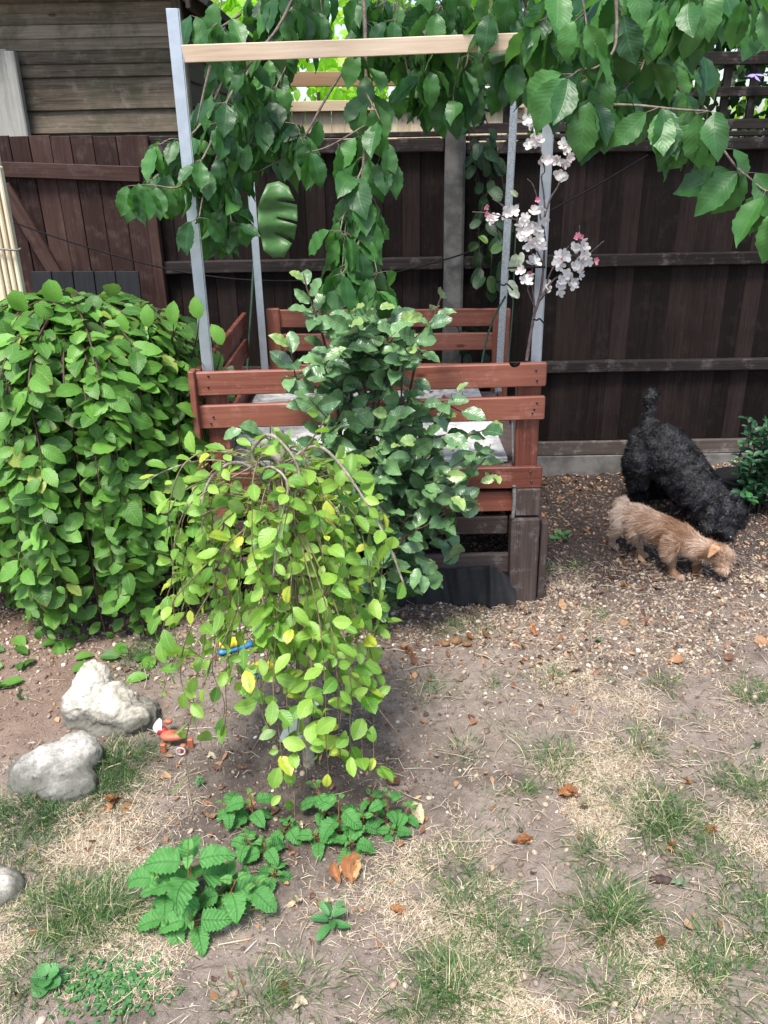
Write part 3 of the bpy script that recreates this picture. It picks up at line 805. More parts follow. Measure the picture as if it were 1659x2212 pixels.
# ---- membrane cloth hanging at the base
def membrane():
    xs = np.linspace(860, 1112, 60); A = Acc(); n = 14; V = []
    for i, x in enumerate(xs):
        f = (x - 860) / 252
        yt = 1236 - 20 * f + (2 if f < .8 else (f - .8) * 190) - 9 * math.exp(-((x - 905) / 9) ** 2) * 0
        for k in range(n):
            g = k / (n - 1)
            Yp = PY - .012 - .028 * g + .007 * math.sin(f * 19 + 2.5 * g * f) * (.3 + g) + .004 * math.sin(f * 47 - 3 * g) + .014 * math.exp(-((x - 958 - 14 * g) / 5) ** 2) - .018 * math.exp(-((x - 1062 + 4 * g) / 7) ** 2) - .03 * g * max(0, (f - .85) / .15)
            p0 = at(x, yt, Yp); z = p0.z * (1 - g) - .01 * g
            V.append((p0.x + .012 * g * f, Yp, z))
    i, k = np.meshgrid(np.arange(len(xs) - 1), np.arange(n - 1), indexing='ij')
    F = np.stack([i * n + k, i * n + k + 1, (i + 1) * n + k + 1, (i + 1) * n + k], -1).reshape(-1, 4)
    A.add(V, [F]); o = A.build('membrane_sheet', M['fabric'], None)
    s = o.modifiers.new('s', 'SOLIDIFY'); s.thickness = .0015
    tag(o, 'creased black membrane cloth hanging at the foot of the red platform', 'cloth')
membrane()

# ================================================================== PLANTS
def rdir(n): return unit(rng.normal(size=(n, 3)))
def along(P, step):
    """evenly spaced points and directions along a polyline"""
    d = np.linalg.norm(np.diff(P, axis=0), axis=1); s = np.concatenate([[0], np.cumsum(d)])
    q = np.arange(step * .5, s[-1], step)
    X = np.stack([np.interp(q, s, P[:, k]) for k in range(3)], -1)
    T_ = unit(np.stack([np.interp(q, s, unit(np.gradient(P, axis=0))[:, k]) for k in range(3)], -1))
    return X, T_, q / s[-1]
UP = np.array((0, 0, 1.))

# ---- big weeping bush on the left
def big_bush():
    cx, cy = -1.05, 2.88
    root = thing('weeping_bush', 'big dense weeping bush with broad green leaves hanging to the ground on the left', 'bush', (cx, cy, 0))
    LA, SA = Acc(), Acc()
    tube(SA, [(cx + .02, cy, -.05), (cx, cy + .01, .5), (cx - .01, cy, 1.0)], .03, .022, jit=.08, sides=8)
    for k in range(185):
        az = rng.random() * 6.283 if k > 105 else rng.uniform(math.pi * 1.0, math.pi * 2.02)
        out = np.array((math.cos(az), math.sin(az), 0)); inner = rng.random() < .35
        R = (rng.uniform(.16, .36) if inner else rng.uniform(.36, .50)) * (1.0 + .06 * math.sin(3 * az))
        rx, ry = R * (1.04 if out[0] < 0 else .95), R * .92
        H = rng.uniform(.20, .27); z0 = rng.uniform(.80, .88)
        zend = rng.uniform(-.02, .22) if rng.random() < .75 else rng.uniform(.2, .5)
        pts = []
        for th in np.linspace(.15, 1.45, 6):
            pts.append((cx + out[0] * rx * math.sin(th), cy + out[1] * ry * math.sin(th), z0 + H * math.cos(th)))
        zz = pts[-1][2]; nn = 6
        for q in range(1, nn + 1):
            f = q / nn; flare = 1 + .10 * f + rng.normal(0, .012)
            pts.append((cx + out[0] * rx * flare + rng.normal(0, .006), cy + out[1] * ry * flare + rng.normal(0, .006), zz + (zend - zz) * f))
        P = tube(SA, pts, .0042, .0016, sides=4, n=4, jit=.1)
        X, T_, f = along(P, .034)
        N = len(X); side = (np.arange(N) % 2) * 2 - 1.0
        tang = np.cross(np.tile(out, (N, 1)), UP) * side[:, None]
        t = unit(T_ * rng.uniform(.05, .7, (N, 1)) + tang * rng.uniform(.4, 1.1, (N, 1)) + out * rng.uniform(-.1, .8, (N, 1)) + rng.normal(0, .24, (N, 3)))
        ver = np.clip(1 - np.abs(T_[:, 2:3]), 0, 1)
        nrm = out[None] * (.8 - ver * .5) + UP * (.65 + ver * .9) + rng.normal(0, .5, (N, 3))
        L = rng.uniform(.050, .098, N) * np.where(rng.random(N) < .15, .6, 1) * np.where(f > .93, .6, 1)
        keep = X[:, 2] > -.0
        leaves(LA, 'willow', (X + t * .006)[keep], t[keep], nrm[keep], L[keep], rng.uniform(.48, .66, keep.sum()), bend=rng.uniform(.1, .9, keep.sum()), fold=rng.uniform(.05, .35, keep.sum()),
               ripple=.012, r1=np.clip(rng.normal(.45, .28, keep.sum()), 0, 1))
    # a stray arching shoot at the top left
    P = tube(SA, [at(250, 700, 2.75), at(150, 662, 2.7), at(80, 652, 2.65), at(30, 700, 2.6), at(18, 780, 2.6)], .003, .0015, sides=5)
    X, T_, f = along(P, .055); N = len(X)
    t = unit(np.tile((0, -.2, 0.), (N, 1)) + UP * ((np.arange(N) % 2) * 2 - .9)[:, None] + rng.normal(0, .3, (N, 3)))
    leaves(LA, 'round', X, t, np.tile((.1, -1, .5), (N, 1)) + rng.normal(0, .25, (N, 3)), rng.uniform(.05, .08, N), .8, r2=.6)
    for x, y in [(375, 675), (320, 682), (265, 700), (430, 665), (480, 720)]:
        b = at(x, y + 25, 2.7); tube(SA, [b, b + Vector((-.03, .08, -.07)), b + Vector((-.08, .15, -.18))], .0018, .0025, sides=4)
        leaves(LA, 'willow', [b], [(rng.normal(0, .4), -.2, 1)], [(0.1, -1, .4)], .075, .62, r1=.9)
    SA.build('stem', M['darktwig'], root); LA.build('foliage', M['bush'], root)
big_bush()

# ---- small weeping willow in front
def small_willow():
    root = thing('weeping_willow', 'small yellow green weeping willow with thin arching stems in the centre foreground', 'tree', gnd(668, 1655))
    LA, SA, TA = Acc(), Acc(), Acc()
    g = gnd(668, 1650, -.03); top = at(603, 1000, 1.86)
    tube(TA, [g, at(655, 1480, 1.84), at(640, 1330, 1.85), at(612, 1180, 1.86), top, at(560, 985, 1.86)], .0155, .010, jit=.12, sides=9)
    def shoot(mat, pts, r0, r1, n=5): return tube(mat, pts, r0, r1, sides=6, n=n, jit=.08)
    arches = [
        ([at(600, 1230, 1.86), at(590, 1080, 1.85), at(546, 990, 1.84), at(556, 955, 1.82), at(582, 940, 1.80), at(610, 958, 1.78), at(640, 1000, 1.77), at(652, 1060, 1.76)], .0062, .003),
        ([at(600, 1050, 1.86), at(640, 985, 1.86), at(690, 965, 1.84), at(740, 1010, 1.80), at(790, 1085, 1.76), at(835, 1165, 1.73), at(876, 1272, 1.72)], .0048, .0028),
        ([at(596, 1030, 1.86), at(520, 1005, 1.82), at(440, 994, 1.78), at(350, 1020, 1.74), at(300, 1054, 1.72)], .0032, .0012),
        ([at(600, 1060, 1.86), at(520, 1000, 1.8), at(462, 1025, 1.76), at(438, 1080, 1.74), at(436, 1160, 1.72)], .0046, .002),
        ([at(600, 1060, 1.86), at(570, 1020, 1.78), at(590, 1010, 1.72), at(622, 1050, 1.68), at(600, 1150, 1.66), at(590, 1250, 1.65)], .004, .002),
        ([at(610, 1100, 1.86), at(640, 1040, 1.84), at(625, 1200, 1.80), at(660, 1290, 1.76), at(700, 1360, 1.74)], .0036, .0016),
    ]
    strands = []
    for p, r0, r1 in arches: strands.append((shoot(TA, p, r0, r1), .35))
    c = np.array(top)
    for k in range(74):
        az = rng.random() * 6.283
        out = np.array((math.cos(az), math.sin(az), 0)); R = (rng.uniform(.06, .22) if k % 3 else rng.uniform(.20, .28)) * (.95 if out[0] > .2 else 1)
        zt = c[2] + rng.uniform(-.14, .05); H = rng.uniform(.02, .09)
        zend = rng.choice([rng.uniform(.42, .62), rng.uniform(.22, .45), rng.uniform(.08, .22)], p=[.4, .42, .18])
        pts = [(c[0] + out[0] * R * math.sin(th), c[1] + out[1] * R * math.sin(th) * .85, zt - .04 + H * math.sin(th * 2) * 1.0 - .03 * th) for th in np.linspace(.1, 1.45, 5)]
        zz = pts[-1][2]
        for q in range(1, 6):
            f = q / 5; pts.append((c[0] + out[0] * R * (1 + .10 * f) + rng.normal(0, .011), c[1] + out[1] * R * .85 * (1 + .1 * f) + rng.normal(0, .011), zz + (zend - zz) * f))
        strands.append((tube(SA, pts, .0021, .0009, sides=4, n=4, jit=.1), rng.uniform(0, .3)))
    for pts in ([at(600, 1100, 1.8), at(520, 1150, 1.7), at(380, 1290, 1.62), at(345, 1380, 1.6)], [at(480, 1350, 1.7), at(450, 1450, 1.66), at(410, 1560, 1.6), at(402, 1640, 1.58), at(420, 1760, 1.55)],
                [at(660, 1400, 1.74), at(640, 1600, 1.68), at(635, 1700, 1.62), at(640, 1840, 1.56)], [at(700, 1350, 1.75), at(780, 1480, 1.7), at(840, 1560, 1.66), at(880, 1610, 1.64)],
                [at(620, 1300, 1.75), at(560, 1500, 1.7), at(600, 1620, 1.62), at(612, 1740, 1.6)], [at(560, 1200, 1.75), at(600, 1380, 1.74), at(680, 1520, 1.7), at(750, 1640, 1.66), at(830, 1650, 1.6)],
                *[[at(620 + q * 6, 1150, 1.72 + .1 * math.sin(q)), at(600 + q * 22, 1330, 1.68 + .1 * math.sin(q)), at(590 + q * 28, 1480, 1.64 + .08 * math.sin(q)), at(600 + q * 26, 1560 + 40 * math.sin(q * 2.1), 1.62 + .06 * math.sin(q)), at(615 + q * 24, 1660 + 30 * math.cos(q * 3), 1.60)] for q in range(9)],
                [at(470, 1250, 1.7), at(410, 1360, 1.66), at(390, 1440, 1.64), at(400, 1500, 1.62), at(430, 1530, 1.62)], [at(520, 1300, 1.7), at(460, 1420, 1.66), at(400, 1400, 1.66), at(370, 1440, 1.65), at(350, 1500, 1.64)],
                [at(560, 1000, 1.8), at(420, 1080, 1.72), at(380, 1160, 1.70), at(370, 1260, 1.68), at(340, 1330, 1.67)], [at(640, 1000, 1.80), at(680, 940, 1.78), at(700, 900, 1.77), at(650, 885, 1.76)], [at(560, 1000, 1.8), at(460, 975, 1.76), at(400, 1000, 1.72), at(370, 1070, 1.7), at(360, 1160, 1.7)]):
        strands.append((tube(SA, pts, .0022, .001, sides=4, jit=.1), .3))
    for P, bare in strands:
        X, T_, f = along(P, .028); k = f > bare; X, T_, f = X[k], T_[k], f[k]
        k = rng.random(len(X)) < np.clip(1.1 - np.clip((.46 - X[:, 2]) / .5, 0, 1) * 1.0, .32, 1) * .86
        X, T_, f = X[k], T_[k], f[k]; N = len(X)
        if not N: continue
        out = unit((X - c) * (1, 1, 0) + rng.normal(0, .04, (N, 3)))
        side = (np.arange(N) % 2) * 2 - 1.0
        tang = np.cross(out, UP) * side[:, None]
        t = unit(T_ * .35 + tang * rng.uniform(.2, 1., (N, 1)) + out * rng.uniform(0, .6, (N, 1)) + rng.normal(0, .5, (N, 3)))
        nrm = out * .6 + UP * .9 + np.array((0, -.3, 0)) + rng.normal(0, .5, (N, 3))
        L = rng.uniform(.034, .062, N) * np.where(rng.random(N) < .3, .6, 1)
        b = X + t * .006
        leaves(LA, 'willow', b, t, nrm, L, rng.uniform(.5, .68, N), bend=rng.uniform(-.2, .8, N), fold=rng.uniform(.1, .45, N), ripple=.008,
               r1=np.clip(rng.normal(.5, .33, N), 0, 1))
        sticks(SA, X, b, .0006)
    TA.build('trunk', M['bark'], root); SA.build('stem', M['willowtwig'], root); LA.build('foliage', M['willow'], root)
small_willow()

# ---- shiny leaved shrub in front of the platform
def shiny_shrub():
    root = thing('shiny_shrub', 'upright shrub with glossy dark leaves and pale young tips in front of the red platform', 'shrub', gnd(800, 1300))
    LA, SA = Acc(), Acc()
    Y0 = 2.5; g = gnd(800, 1285, -.02)
    g = Vector((g.x, 2.52, -.02))
    S = []
    def st(pts, r0=.007, r1=.002, Yb=Y0, Ye=2.55):
        n = len(pts); P = [at(x, y, Yb + (Ye - Yb) * k / (n - 1)) for k, (x, y) in enumerate(pts)]
        Q = tube(SA, [g] + P if pts[0][1] > 1100 else P, r0, r1, sides=5, jit=.08); S.append(Q)
    st([(770, 1150), (745, 1000), (725, 860), (698, 730), (668, 640), (655, 590)], .008, .002, 2.5, 2.58)
    st([(830, 1150), (860, 1000), (880, 880), (900, 780), (935, 690), (955, 635)], .008, .002, 2.5, 2.6)
    st([(800, 1150), (800, 1000), (790, 860), (780, 760), (770, 690)], .008, .002, 2.52, 2.6)
    st([(740, 1150), (690, 1010), (600, 960), (540, 930), (500, 935)], .006, .0015, 2.5, 2.5)
    st([(860, 1150), (930, 1080), (1000, 1030), (1040, 1000), (1060, 960)], .006, .0015, 2.45, 2.5)
    st([(860, 1180), (930, 1130), (985, 1090), (1030, 1045), (1070, 1020)], .006, .0015, 2.4, 2.45)
    st([(840, 1150), (900, 980), (950, 900), (985, 850)], .006, .0015, 2.5, 2.55)
    st([(830, 1200), (880, 1190), (905, 1215), (900, 1245)], .005, .0015, 2.4, 2.4)
    st([(725, 860), (690, 840), (640, 818), (615, 815)], .004, .0015, 2.5, 2.5)
    st([(690, 900), (650, 860), (625, 740)], .004, .0015, 2.56, 2.58)
    st([(880, 880), (950, 870), (1000, 890), (1020, 880)], .004, .0015, 2.5, 2.5)
    st([(890, 960), (960, 940), (1010, 940), (1055, 925)], .004, .0015, 2.45, 2.48)
    st([(860, 1020), (870, 760), (860, 720)], .004, .0015, 2.5, 2.5)
    for k in range(58):   # the leafy middle, spilling to the lower right
        y = rng.uniform(690, 1200); x = 800 + (y - 950) * .10 + rng.normal(0, 46 + 34 * (y > 900)); x = min(max(x, 660), 1000)
        dx = rng.uniform(-60, 75); Ya = rng.uniform(2.32, 2.6)
        st([(800 + (x - 800) * .4, y + 90), (x, y + 20), (x + dx, y - 30)], .003, .001, 2.52, Ya)
    for Q in S:
        X, T_, f = along(Q, .026); k = X[:, 2] > .1; X, T_, f = X[k], T_[k], f[k]
        k = (f > .12); X, T_, f = X[k], T_[k], f[k]; N = len(X)
        if not N: continue
        az = np.arange(N) * 2.4 + rng.random() * 6
        r = np.stack([np.cos(az), np.sin(az) - .25, np.zeros(N)], -1)
        t = unit(r * rng.uniform(.6, 1.1, (N, 1)) + T_ * rng.uniform(.1, .9, (N, 1)) + rng.normal(0, .25, (N, 3)))
        nrm = UP * .85 + np.array((-.05, -.7, 0)) + T_ * .1 + rng.normal(0, .38, (N, 3))
        tip = f > .9; L = rng.uniform(.062, .100, N) * np.where(tip, .75, 1)
        r2 = np.where(tip & (X[:, 2] > .55), rng.uniform(.85, 1, N), rng.random(N) * .91)
        leaves(LA, 'willow', X + t * .008, t, nrm, L, rng.uniform(.50, .62, N), bend=rng.uniform(-.1, .8, N), fold=rng.uniform(.15, .45, N), ripple=.035, r2=r2,
               r1=np.clip(rng.normal(.45, .3, N) + tip * .4, 0, 1))
    SA.build('stem', M['darktwig'], root); LA.build('foliage', M['elae'], root)
shiny_shrub()

# ---- dark green shrub at the right edge
def right_shrub():
    root = thing('evergreen_shrub', 'dark green evergreen shrub at the right edge beside the black dog', 'shrub', (1.72, 3.5, 0))
    LA, SA = Acc(), Acc()
    for k in range(38):
        bx, by = 1.70 + rng.normal(0, .05), 3.50 + rng.normal(0, .05)
        x, y, Yv = rng.uniform(1600, 1740), rng.uniform(900, 1090), rng.uniform(3.25, 3.5)
        if k < 5: x, y = rng.uniform(1612, 1660), rng.uniform(890, 950)
        e_ = at(x, y, Yv)
        P = tube(SA, [(bx, by, 0), ((bx + e_.x) / 2 + rng.normal(0, .03), (by + e_.y) / 2, e_.z * .6), e_], .004, .0015, sides=5)
        X, T_, f = along(P, .020); k2 = f > .3; X, T_, f = X[k2], T_[k2], f[k2]; N = len(X)
        az = np.arange(N) * 2.4 + rng.random() * 6
        t = unit(np.stack([np.cos(az), np.sin(az), np.full(N, .35)], -1) + T_ * .4 + rng.normal(0, .15, (N, 3)))
        leaves(LA, 'oval', X, t, UP + np.array((0, -.5, 0)) + rng.normal(0, .25, (N, 3)), rng.uniform(.035, .058, N), .42, bend=.6, fold=.25)
    SA.build('stem', M['darktwig'], root); LA.build('foliage', M['laurel'], root)
right_shrub()

# ---- cherry tree whose boughs hang into the picture
def cherry():
    root = thing('cherry_tree', 'cherry tree with drooping boughs of large dark leaves hanging over the platform', 'tree', (3.3, 3.3, 0))
    LA, SA = Acc(), Acc()
    trunk = Acc()
    tube(trunk, [(3.3, 3.3, -.1), (3.25, 3.3, 1.2), (3.0, 3.2, 2.4), (2.2, 3.0, 3.3), (1.0, 2.9, 3.6), (0, 2.9, 3.5), (-.9, 3.0, 3.2)], .10, .022, sides=10, jit=.08)
    tube(trunk, [(2.2, 3.0, 3.3), (1.6, 2.5, 3.2), (1.0, 2.3, 3.0), (.6, 2.2, 2.8)], .035, .015, sides=8, jit=.08)
    trunk.build('trunk', M['oldbranch'], root)
    ga, gb = at(655, 230, 2.9), at(785, 70, 2.9); gc, gd = at(690, 60, 3.0), at(770, -30, 3.0)
    def spur_cluster(p, T0, nl, Lm, face):
        # a thin place in the crown through which the next garden shows
        if 2.3 < p[1] < 3.4 and ((ga[0] < p[0] < gb[0] and ga[2] < p[2] < gb[2]) or (gc[0] < p[0] < gd[0] and gc[2] < p[2] < gd[2] + .3)) and rng.random() < .88: return
        N = nl; az = rng.random(N) * 6.283
        r = np.stack([np.cos(az), np.sin(az), np.zeros(N)], -1) * rng.uniform(.25, 1.1, (N, 1))
        pet = unit(r + T0 * .3 + rng.normal(0, .15, (N, 3)) - UP * .05); pl = rng.uniform(.02, .035, N)
        b = p + pet * pl[:, None]
        t = unit(r * .55 - UP * rng.uniform(.5, 1.2, (N, 1)) + rng.normal(0, .2, (N, 3)))
        nrm = r * .9 + UP * .35 + np.array((0, -1., 0)) * face + rng.normal(0, .35, (N, 3))
        L = rng.uniform(.75, 1.12, N) * Lm
        sticks(SA, np.repeat(p[None], N, 0), b, .0011)
        leaves(LA, 'cherry', b, t, nrm, L, rng.uniform(.50, .60, N), bend=rng.uniform(-.1, 1.1, N), fold=rng.uniform(.1, .5, N), ripple=.02,
               r1=np.clip(rng.normal(.42, .27, N), 0, 1))
    def bough(pts, Y, r0=.005, r1=.0018, step=.055, nl=3, Lm=.105, face=.5, start=0.0, top=None):
        Ys = Y if isinstance(Y, (list, tuple)) else [Y] * len(pts)
        Ys = np.interp(np.linspace(0, 1, len(pts)), np.linspace(0, 1, len(Ys)), Ys)
        P = [at(x, y, q) for (x, y), q in zip(pts, Ys)]
        if top is not None: P = [Vector(top)] + P
        Q = tube(SA, P, r0, r1, sides=6, jit=.12)
        X, T_, f = along(Q, step)
        for i in range(len(X)):
            if f[i] < start: continue
            spur_cluster(X[i], T_[i], max(1, int(rng.poisson(nl))), Lm, face)
        if nl >= 0: spur_cluster(Q[-1], unit(Q[-1] - Q[-2]), int(nl + 1.5), Lm, face)
    # left group
    bough([(640, -20), (600, 60), (545, 130), (490, 220), (450, 320), (395, 400), (330, 400), (300, 400)], [2.9, 2.65], nl=2.5, Lm=.105, step=.06)
    bough([(560, 110), (500, 230), (465, 350), (440, 420), (430, 470)], [2.9, 2.7], nl=2.6, Lm=.10, step=.06)
    bough([(610, 130), (560, 250), (515, 330), (495, 420), (500, 480)], [3.1, 2.8], nl=3, Lm=.105, step=.06)
    bough([(480, 180), (440, 260), (400, 300), (370, 300), (350, 310)], [3.0, 2.8], nl=3, Lm=.105)
    bough([(560, 160), (560, 240), (560, 320)], [3.2, 3.1], nl=3, Lm=.105)
    bough([(760, 120), (700, 220), (640, 320), (560, 370)], [3.0, 2.9], nl=1.4, Lm=.105, step=.09)
    bough([(455, 140), (440, 200), (424, 272)], 2.7, nl=-1, step=9, start=2)
    bough([(520, 30), (470, 60), (430, 40)], [3.1, 3.0], nl=3, Lm=.105)
    for pts in ([(520, 60), (470, 180), (430, 260), (400, 330), (380, 380)], [(600, 60), (560, 200), (500, 300), (475, 400), (480, 470)], [(640, 100), (600, 180), (560, 260), (540, 310)], [(500, 330), (470, 400), (450, 450), (460, 500)], [(450, 280), (400, 330), (340, 380), (310, 400)], [(560, 220), (600, 260), (640, 270), (650, 300)]):
        bough(pts, [3.1, 2.85], .0035, .0015, nl=3, Lm=.108, step=.065)
    # middle hanging bough
    bough([(785, -30), (790, 120), (790, 270), (782, 390), (775, 470), (776, 560), (800, 615)], [2.92, 2.86, 2.75, 2.6], .0066, .002, nl=2.8, Lm=.122, step=.064, face=.7)
    bough([(784, 360), (760, 420), (745, 500), (740, 580)], [2.72, 2.6], .003, .0015, nl=2.6, Lm=.125, step=.06)
    bough([(784, 400), (800, 470), (805, 540), (815, 590)], [2.72, 2.6], .003, .0015, nl=2.6, Lm=.125, step=.06)
    bough([(790, 200), (820, 260), (825, 330)], [2.8, 2.75], .003, .0015, nl=2.4, Lm=.115, step=.06)
    bough([(790, 270), (740, 300), (700, 320), (660, 330)], [2.85, 2.8], .003, .0015, nl=1.6, Lm=.11, step=.07)
    bough([(776, 440), (745, 460), (735, 500)], [2.68, 2.6], .003, .0015, nl=2.2, Lm=.11, step=.05)
    bough([(776, 520), (760, 560), (740, 590)], [2.6, 2.55], .003, .0015, nl=2.2, Lm=.12, step=.05)
    # top band
    for x0, x1, y0, y1, Yd, cnt in [(470, 690, -60, 50, 3.1, 12), (780, 1130, -60, 60, 3.05, 20), (1200, 1400, -50, 70, 2.4, 15), (850, 1130, 20, 170, 3.1, 20), (1350, 1700, -90, -20, 2.2, 10)]:
        for k in range(cnt):
            x, y, q = rng.uniform(x0, x1), rng.uniform(y0, y1), Yd + rng.normal(0, .14)
            if 660 < x < 800 and y > -40 and rng.random() < .65: continue
            d1 = rng.uniform(-25, 25)
            bough([(x, y - 50), (x + d1, y), (x + d1 * 1.6, y + rng.uniform(20, 55))], q, .003, .0012, nl=2.8, Lm=.115, step=.07)
    bough([(900, 60), (930, 130), (950, 190), (900, 200)], [3.0, 2.95], nl=2.4, Lm=.12)
    bough([(1000, 60), (1010, 130), (980, 180)], [3.0, 2.95], nl=2.4, Lm=.12)
    # right boughs, nearer
    bough([(1330, -20), (1332, 60), (1325, 110), (1290, 145), (1255, 150), (1240, 160)], [2.15, 2.1], .0045, .002, nl=2.6, Lm=.128, step=.055, face=.8)
    bough([(1290, 140), (1290, 180), (1280, 210)], [2.2, 2.15], .003, .0015, nl=3, Lm=.13, step=.055, face=.8)
    bough([(1215, 40), (1220, 120), (1260, 170)], [2.5, 2.45], .003, .0015, nl=2.5, Lm=.11, step=.06)
    bough([(1400, -20), (1440, 60), (1440, 130), (1420, 200)], [2.6, 2.5], .003, .0015, nl=3, Lm=.12, step=.055)
    bough([(1500, -30), (1490, 60), (1500, 130)], [2.8, 2.7], .003, .0015, nl=2.5, Lm=.12, step=.06)
    bough([(1245, 218), (1300, 225), (1380, 228), (1460, 236), (1530, 240)], [2.25, 2.05], .004, .002, nl=3.2, Lm=.13, step=.06, face=.9)
    bough([(1500, 240), (1545, 300), (1590, 360), (1620, 385), (1650, 410), (1700, 430)], [2.08, 2.0], .003, .0016, nl=3, Lm=.125, step=.07, face=.9)
    bough([(1450, 60), (1455, 120), (1470, 200)], [2.6, 2.5], .003, .0015, nl=2.2, Lm=.1, step=.07)
    bough([(1400, 0), (1400, 90), (1380, 160), (1340, 200)], [2.3, 2.2], .003, .0015, nl=2.4, Lm=.125, step=.06, face=.6)
    bough([(1560, -40), (1600, -10), (1640, 0)], [1.9, 1.9], .003, .0015, nl=2, Lm=.1, step=.07)
    # high canopy above the picture
    for k in range(150):
        x, y, z = rng.uniform(-1.1, 2.6), rng.uniform(2.3, 4.6), rng.uniform(2.55, 3.5)
        if z < 2.2 + (y - 2.1) * .35: z += .5
        p = np.array((x, y, z)); 
        for q in range(2): spur_cluster(p + rng.normal(0, .1, 3), -UP, 5, .11, .1)
    SA.build('branches', M['oldbranch'], root); LA.build('foliage', M['cherry'], root)
    return root
cherry()
# ---- thin cherry sucker / climber behind the back right corner
def climber():
    root = thing('climbing_plant', 'dark climber trailing down the fence beside the concrete post', 'climbing plant', (.52, 3.92, 0))
    LA, SA = Acc(), Acc()
    for pts in ([(1010, 120), (1040, 230), (1075, 330), (1090, 430), (1095, 500)], [(1000, 200), (1020, 330), (1050, 450), (1062, 560), (1050, 640)], [(1030, 300), (1060, 380), (1035, 480), (1040, 600)],
                [(985, 700), (1010, 760), (990, 830)], [(1020, 680), (1040, 740), (1050, 820)], [(1070, 470), (1085, 540), (1070, 620)]):
        P = tube(SA, [at(x, y, 3.86 + rng.normal(0, .02)) for x, y in pts], .003, .0015, sides=5)
        X, T_, f = along(P, .034); N = len(X)
        t = unit(rng.normal(0, .6, (N, 3)) - UP * .7)
        leaves(LA, 'round', X, t, np.array((0, -1, .4)) + rng.normal(0, .35, (N, 3)), rng.uniform(.055, .095, N), .6, bend=.5)
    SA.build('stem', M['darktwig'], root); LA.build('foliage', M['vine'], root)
climber()

# ---- neighbours' greenery beyond the fence
def hedge(name, label, cat, x0, x1, y0, y1, z0, z1, n, mat, L=.08, trunk=None, shape=None, group=None):
    root = thing(name, label, cat, ((x0 + x1) / 2, (y0 + y1) / 2, 0), group)
    LA, SA = Acc(), Acc()
    cl = np.stack([rng.uniform(x0, x1, n // 18), rng.uniform(y0, y1, n // 18), rng.uniform(z0, z1, n // 18)], -1)
    if shape is not None: cl = cl[[shape(c) for c in cl]]
    b = (cl[:, None] + rng.normal(0, 1, (len(cl), 18, 3)) * (.11, .09, .10)).reshape(-1, 3); N = len(b)
    t = unit(rng.normal(0, .7, (N, 3)) - UP * .5)
    leaves(LA, 'low', b, t, UP * .6 + np.array((0, -.7, 0)) + rng.normal(0, .5, (N, 3)), rng.uniform(.7, 1.2, N) * L, .6, bend=.6, r1=np.clip(np.repeat(rng.random(len(cl)), 18) * .6 + rng.random(N) * .4, 0, 1))
    for k in range(trunk or 3):
        x = x0 + (x1 - x0) * (k + .5) / (trunk or 3)
        tube(SA, [(x, (y0 + y1) / 2, -.05), (x + .1, (y0 + y1) / 2, z0 + (z1 - z0) * .4), (x - .1, (y0 + y1) / 2, z1 - .1)], .03, .008, sides=6, jit=.1)
    SA.build('trunk', M['darktwig'], root); LA.build('foliage', mat, root)
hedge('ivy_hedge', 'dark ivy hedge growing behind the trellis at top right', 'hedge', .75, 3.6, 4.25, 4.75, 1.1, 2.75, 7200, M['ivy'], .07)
hedge('garden_tree', 'sunlit bright green tree beyond the cream fence in the middle gap', 'tree', -1.6, 2.0, 8.6, 10.5, 1.0, 4.6, 6500, M['far'], .15, 2,
      shape=lambda c: not ((-.75 < c[0] < -.1 and c[2] > 3.0)) and rng.random() < .8)
hedge('garden_tree', 'bright green tree glimpsed above the ivy hedge at top right', 'tree', 2.2, 6.5, 8.0, 10.0, 1.0, 4.4, 3600, M['far'], .14, 2)
hedge('garden_tree', 'dull green tree seen between the shed roof and the cherry leaves', 'tree', -3.2, -1.4, 9.6, 11.0, 1.0, 4.2, 2600, M['far'], .14, 1)

# ---- nettles
def nettle(name_label, stems, loc, group='nettle clumps at the foot of the little willow'):
    root = thing('nettle_plant', name_label, 'nettle', loc, group)
    LA, SA = Acc(), Acc()
    for (px, py, H, Lm, lean) in stems:
        b = np.array(gnd(px, py, -.01)); top = b + np.array((lean[0], lean[1], H))
        P = tube(SA, [b, b + (top - b) * .5 + rng.normal(0, .006, 3), top], .0028, .0015, sides=5)
        n = max(3, int(H / .031)); a0 = rng.random() * 3
        for i in range(n + 1):
            f = .25 + .75 * i / n; p = b + (top - b) * f
            Lf = Lm * (1.0 - .45 * max(0, f - .7) / .3) * (.7 + .5 * min(1, f * 1.2))
            if i == n: Lf = Lm * .38
            for s_ in (0, 1):
                az = a0 + i * math.pi / 2 + s_ * math.pi + rng.normal(0, .15)
                r = np.array((math.cos(az), math.sin(az), 0))
                tilt = .15 if i < n else .6
                t = r + UP * (tilt - .35 * (1 - f) + rng.normal(0, .12))
                q = p + (r + UP * .3) * Lf * .22
                sticks(SA, [p], [q], .0011)
                leaves(LA, 'nettle', [q], [t], [UP + r * .15 + np.array((0, -.25, 0)) + rng.normal(0, .15, 3)], Lf * rng.uniform(.8, 1.08), rng.uniform(.72, .88), bend=rng.uniform(.5, 1.4), fold=rng.uniform(.1, .5), ripple=.035,
                       r1=np.array([np.clip(.35 + .4 * f + rng.normal(0, .15), 0, 1)]), r2=np.array([.95 if i == n else rng.random() * .8]))
    SA.build('stem', M['weed'] if False else M['redtwig'], root); LA.build('foliage', M['nettle'], root)
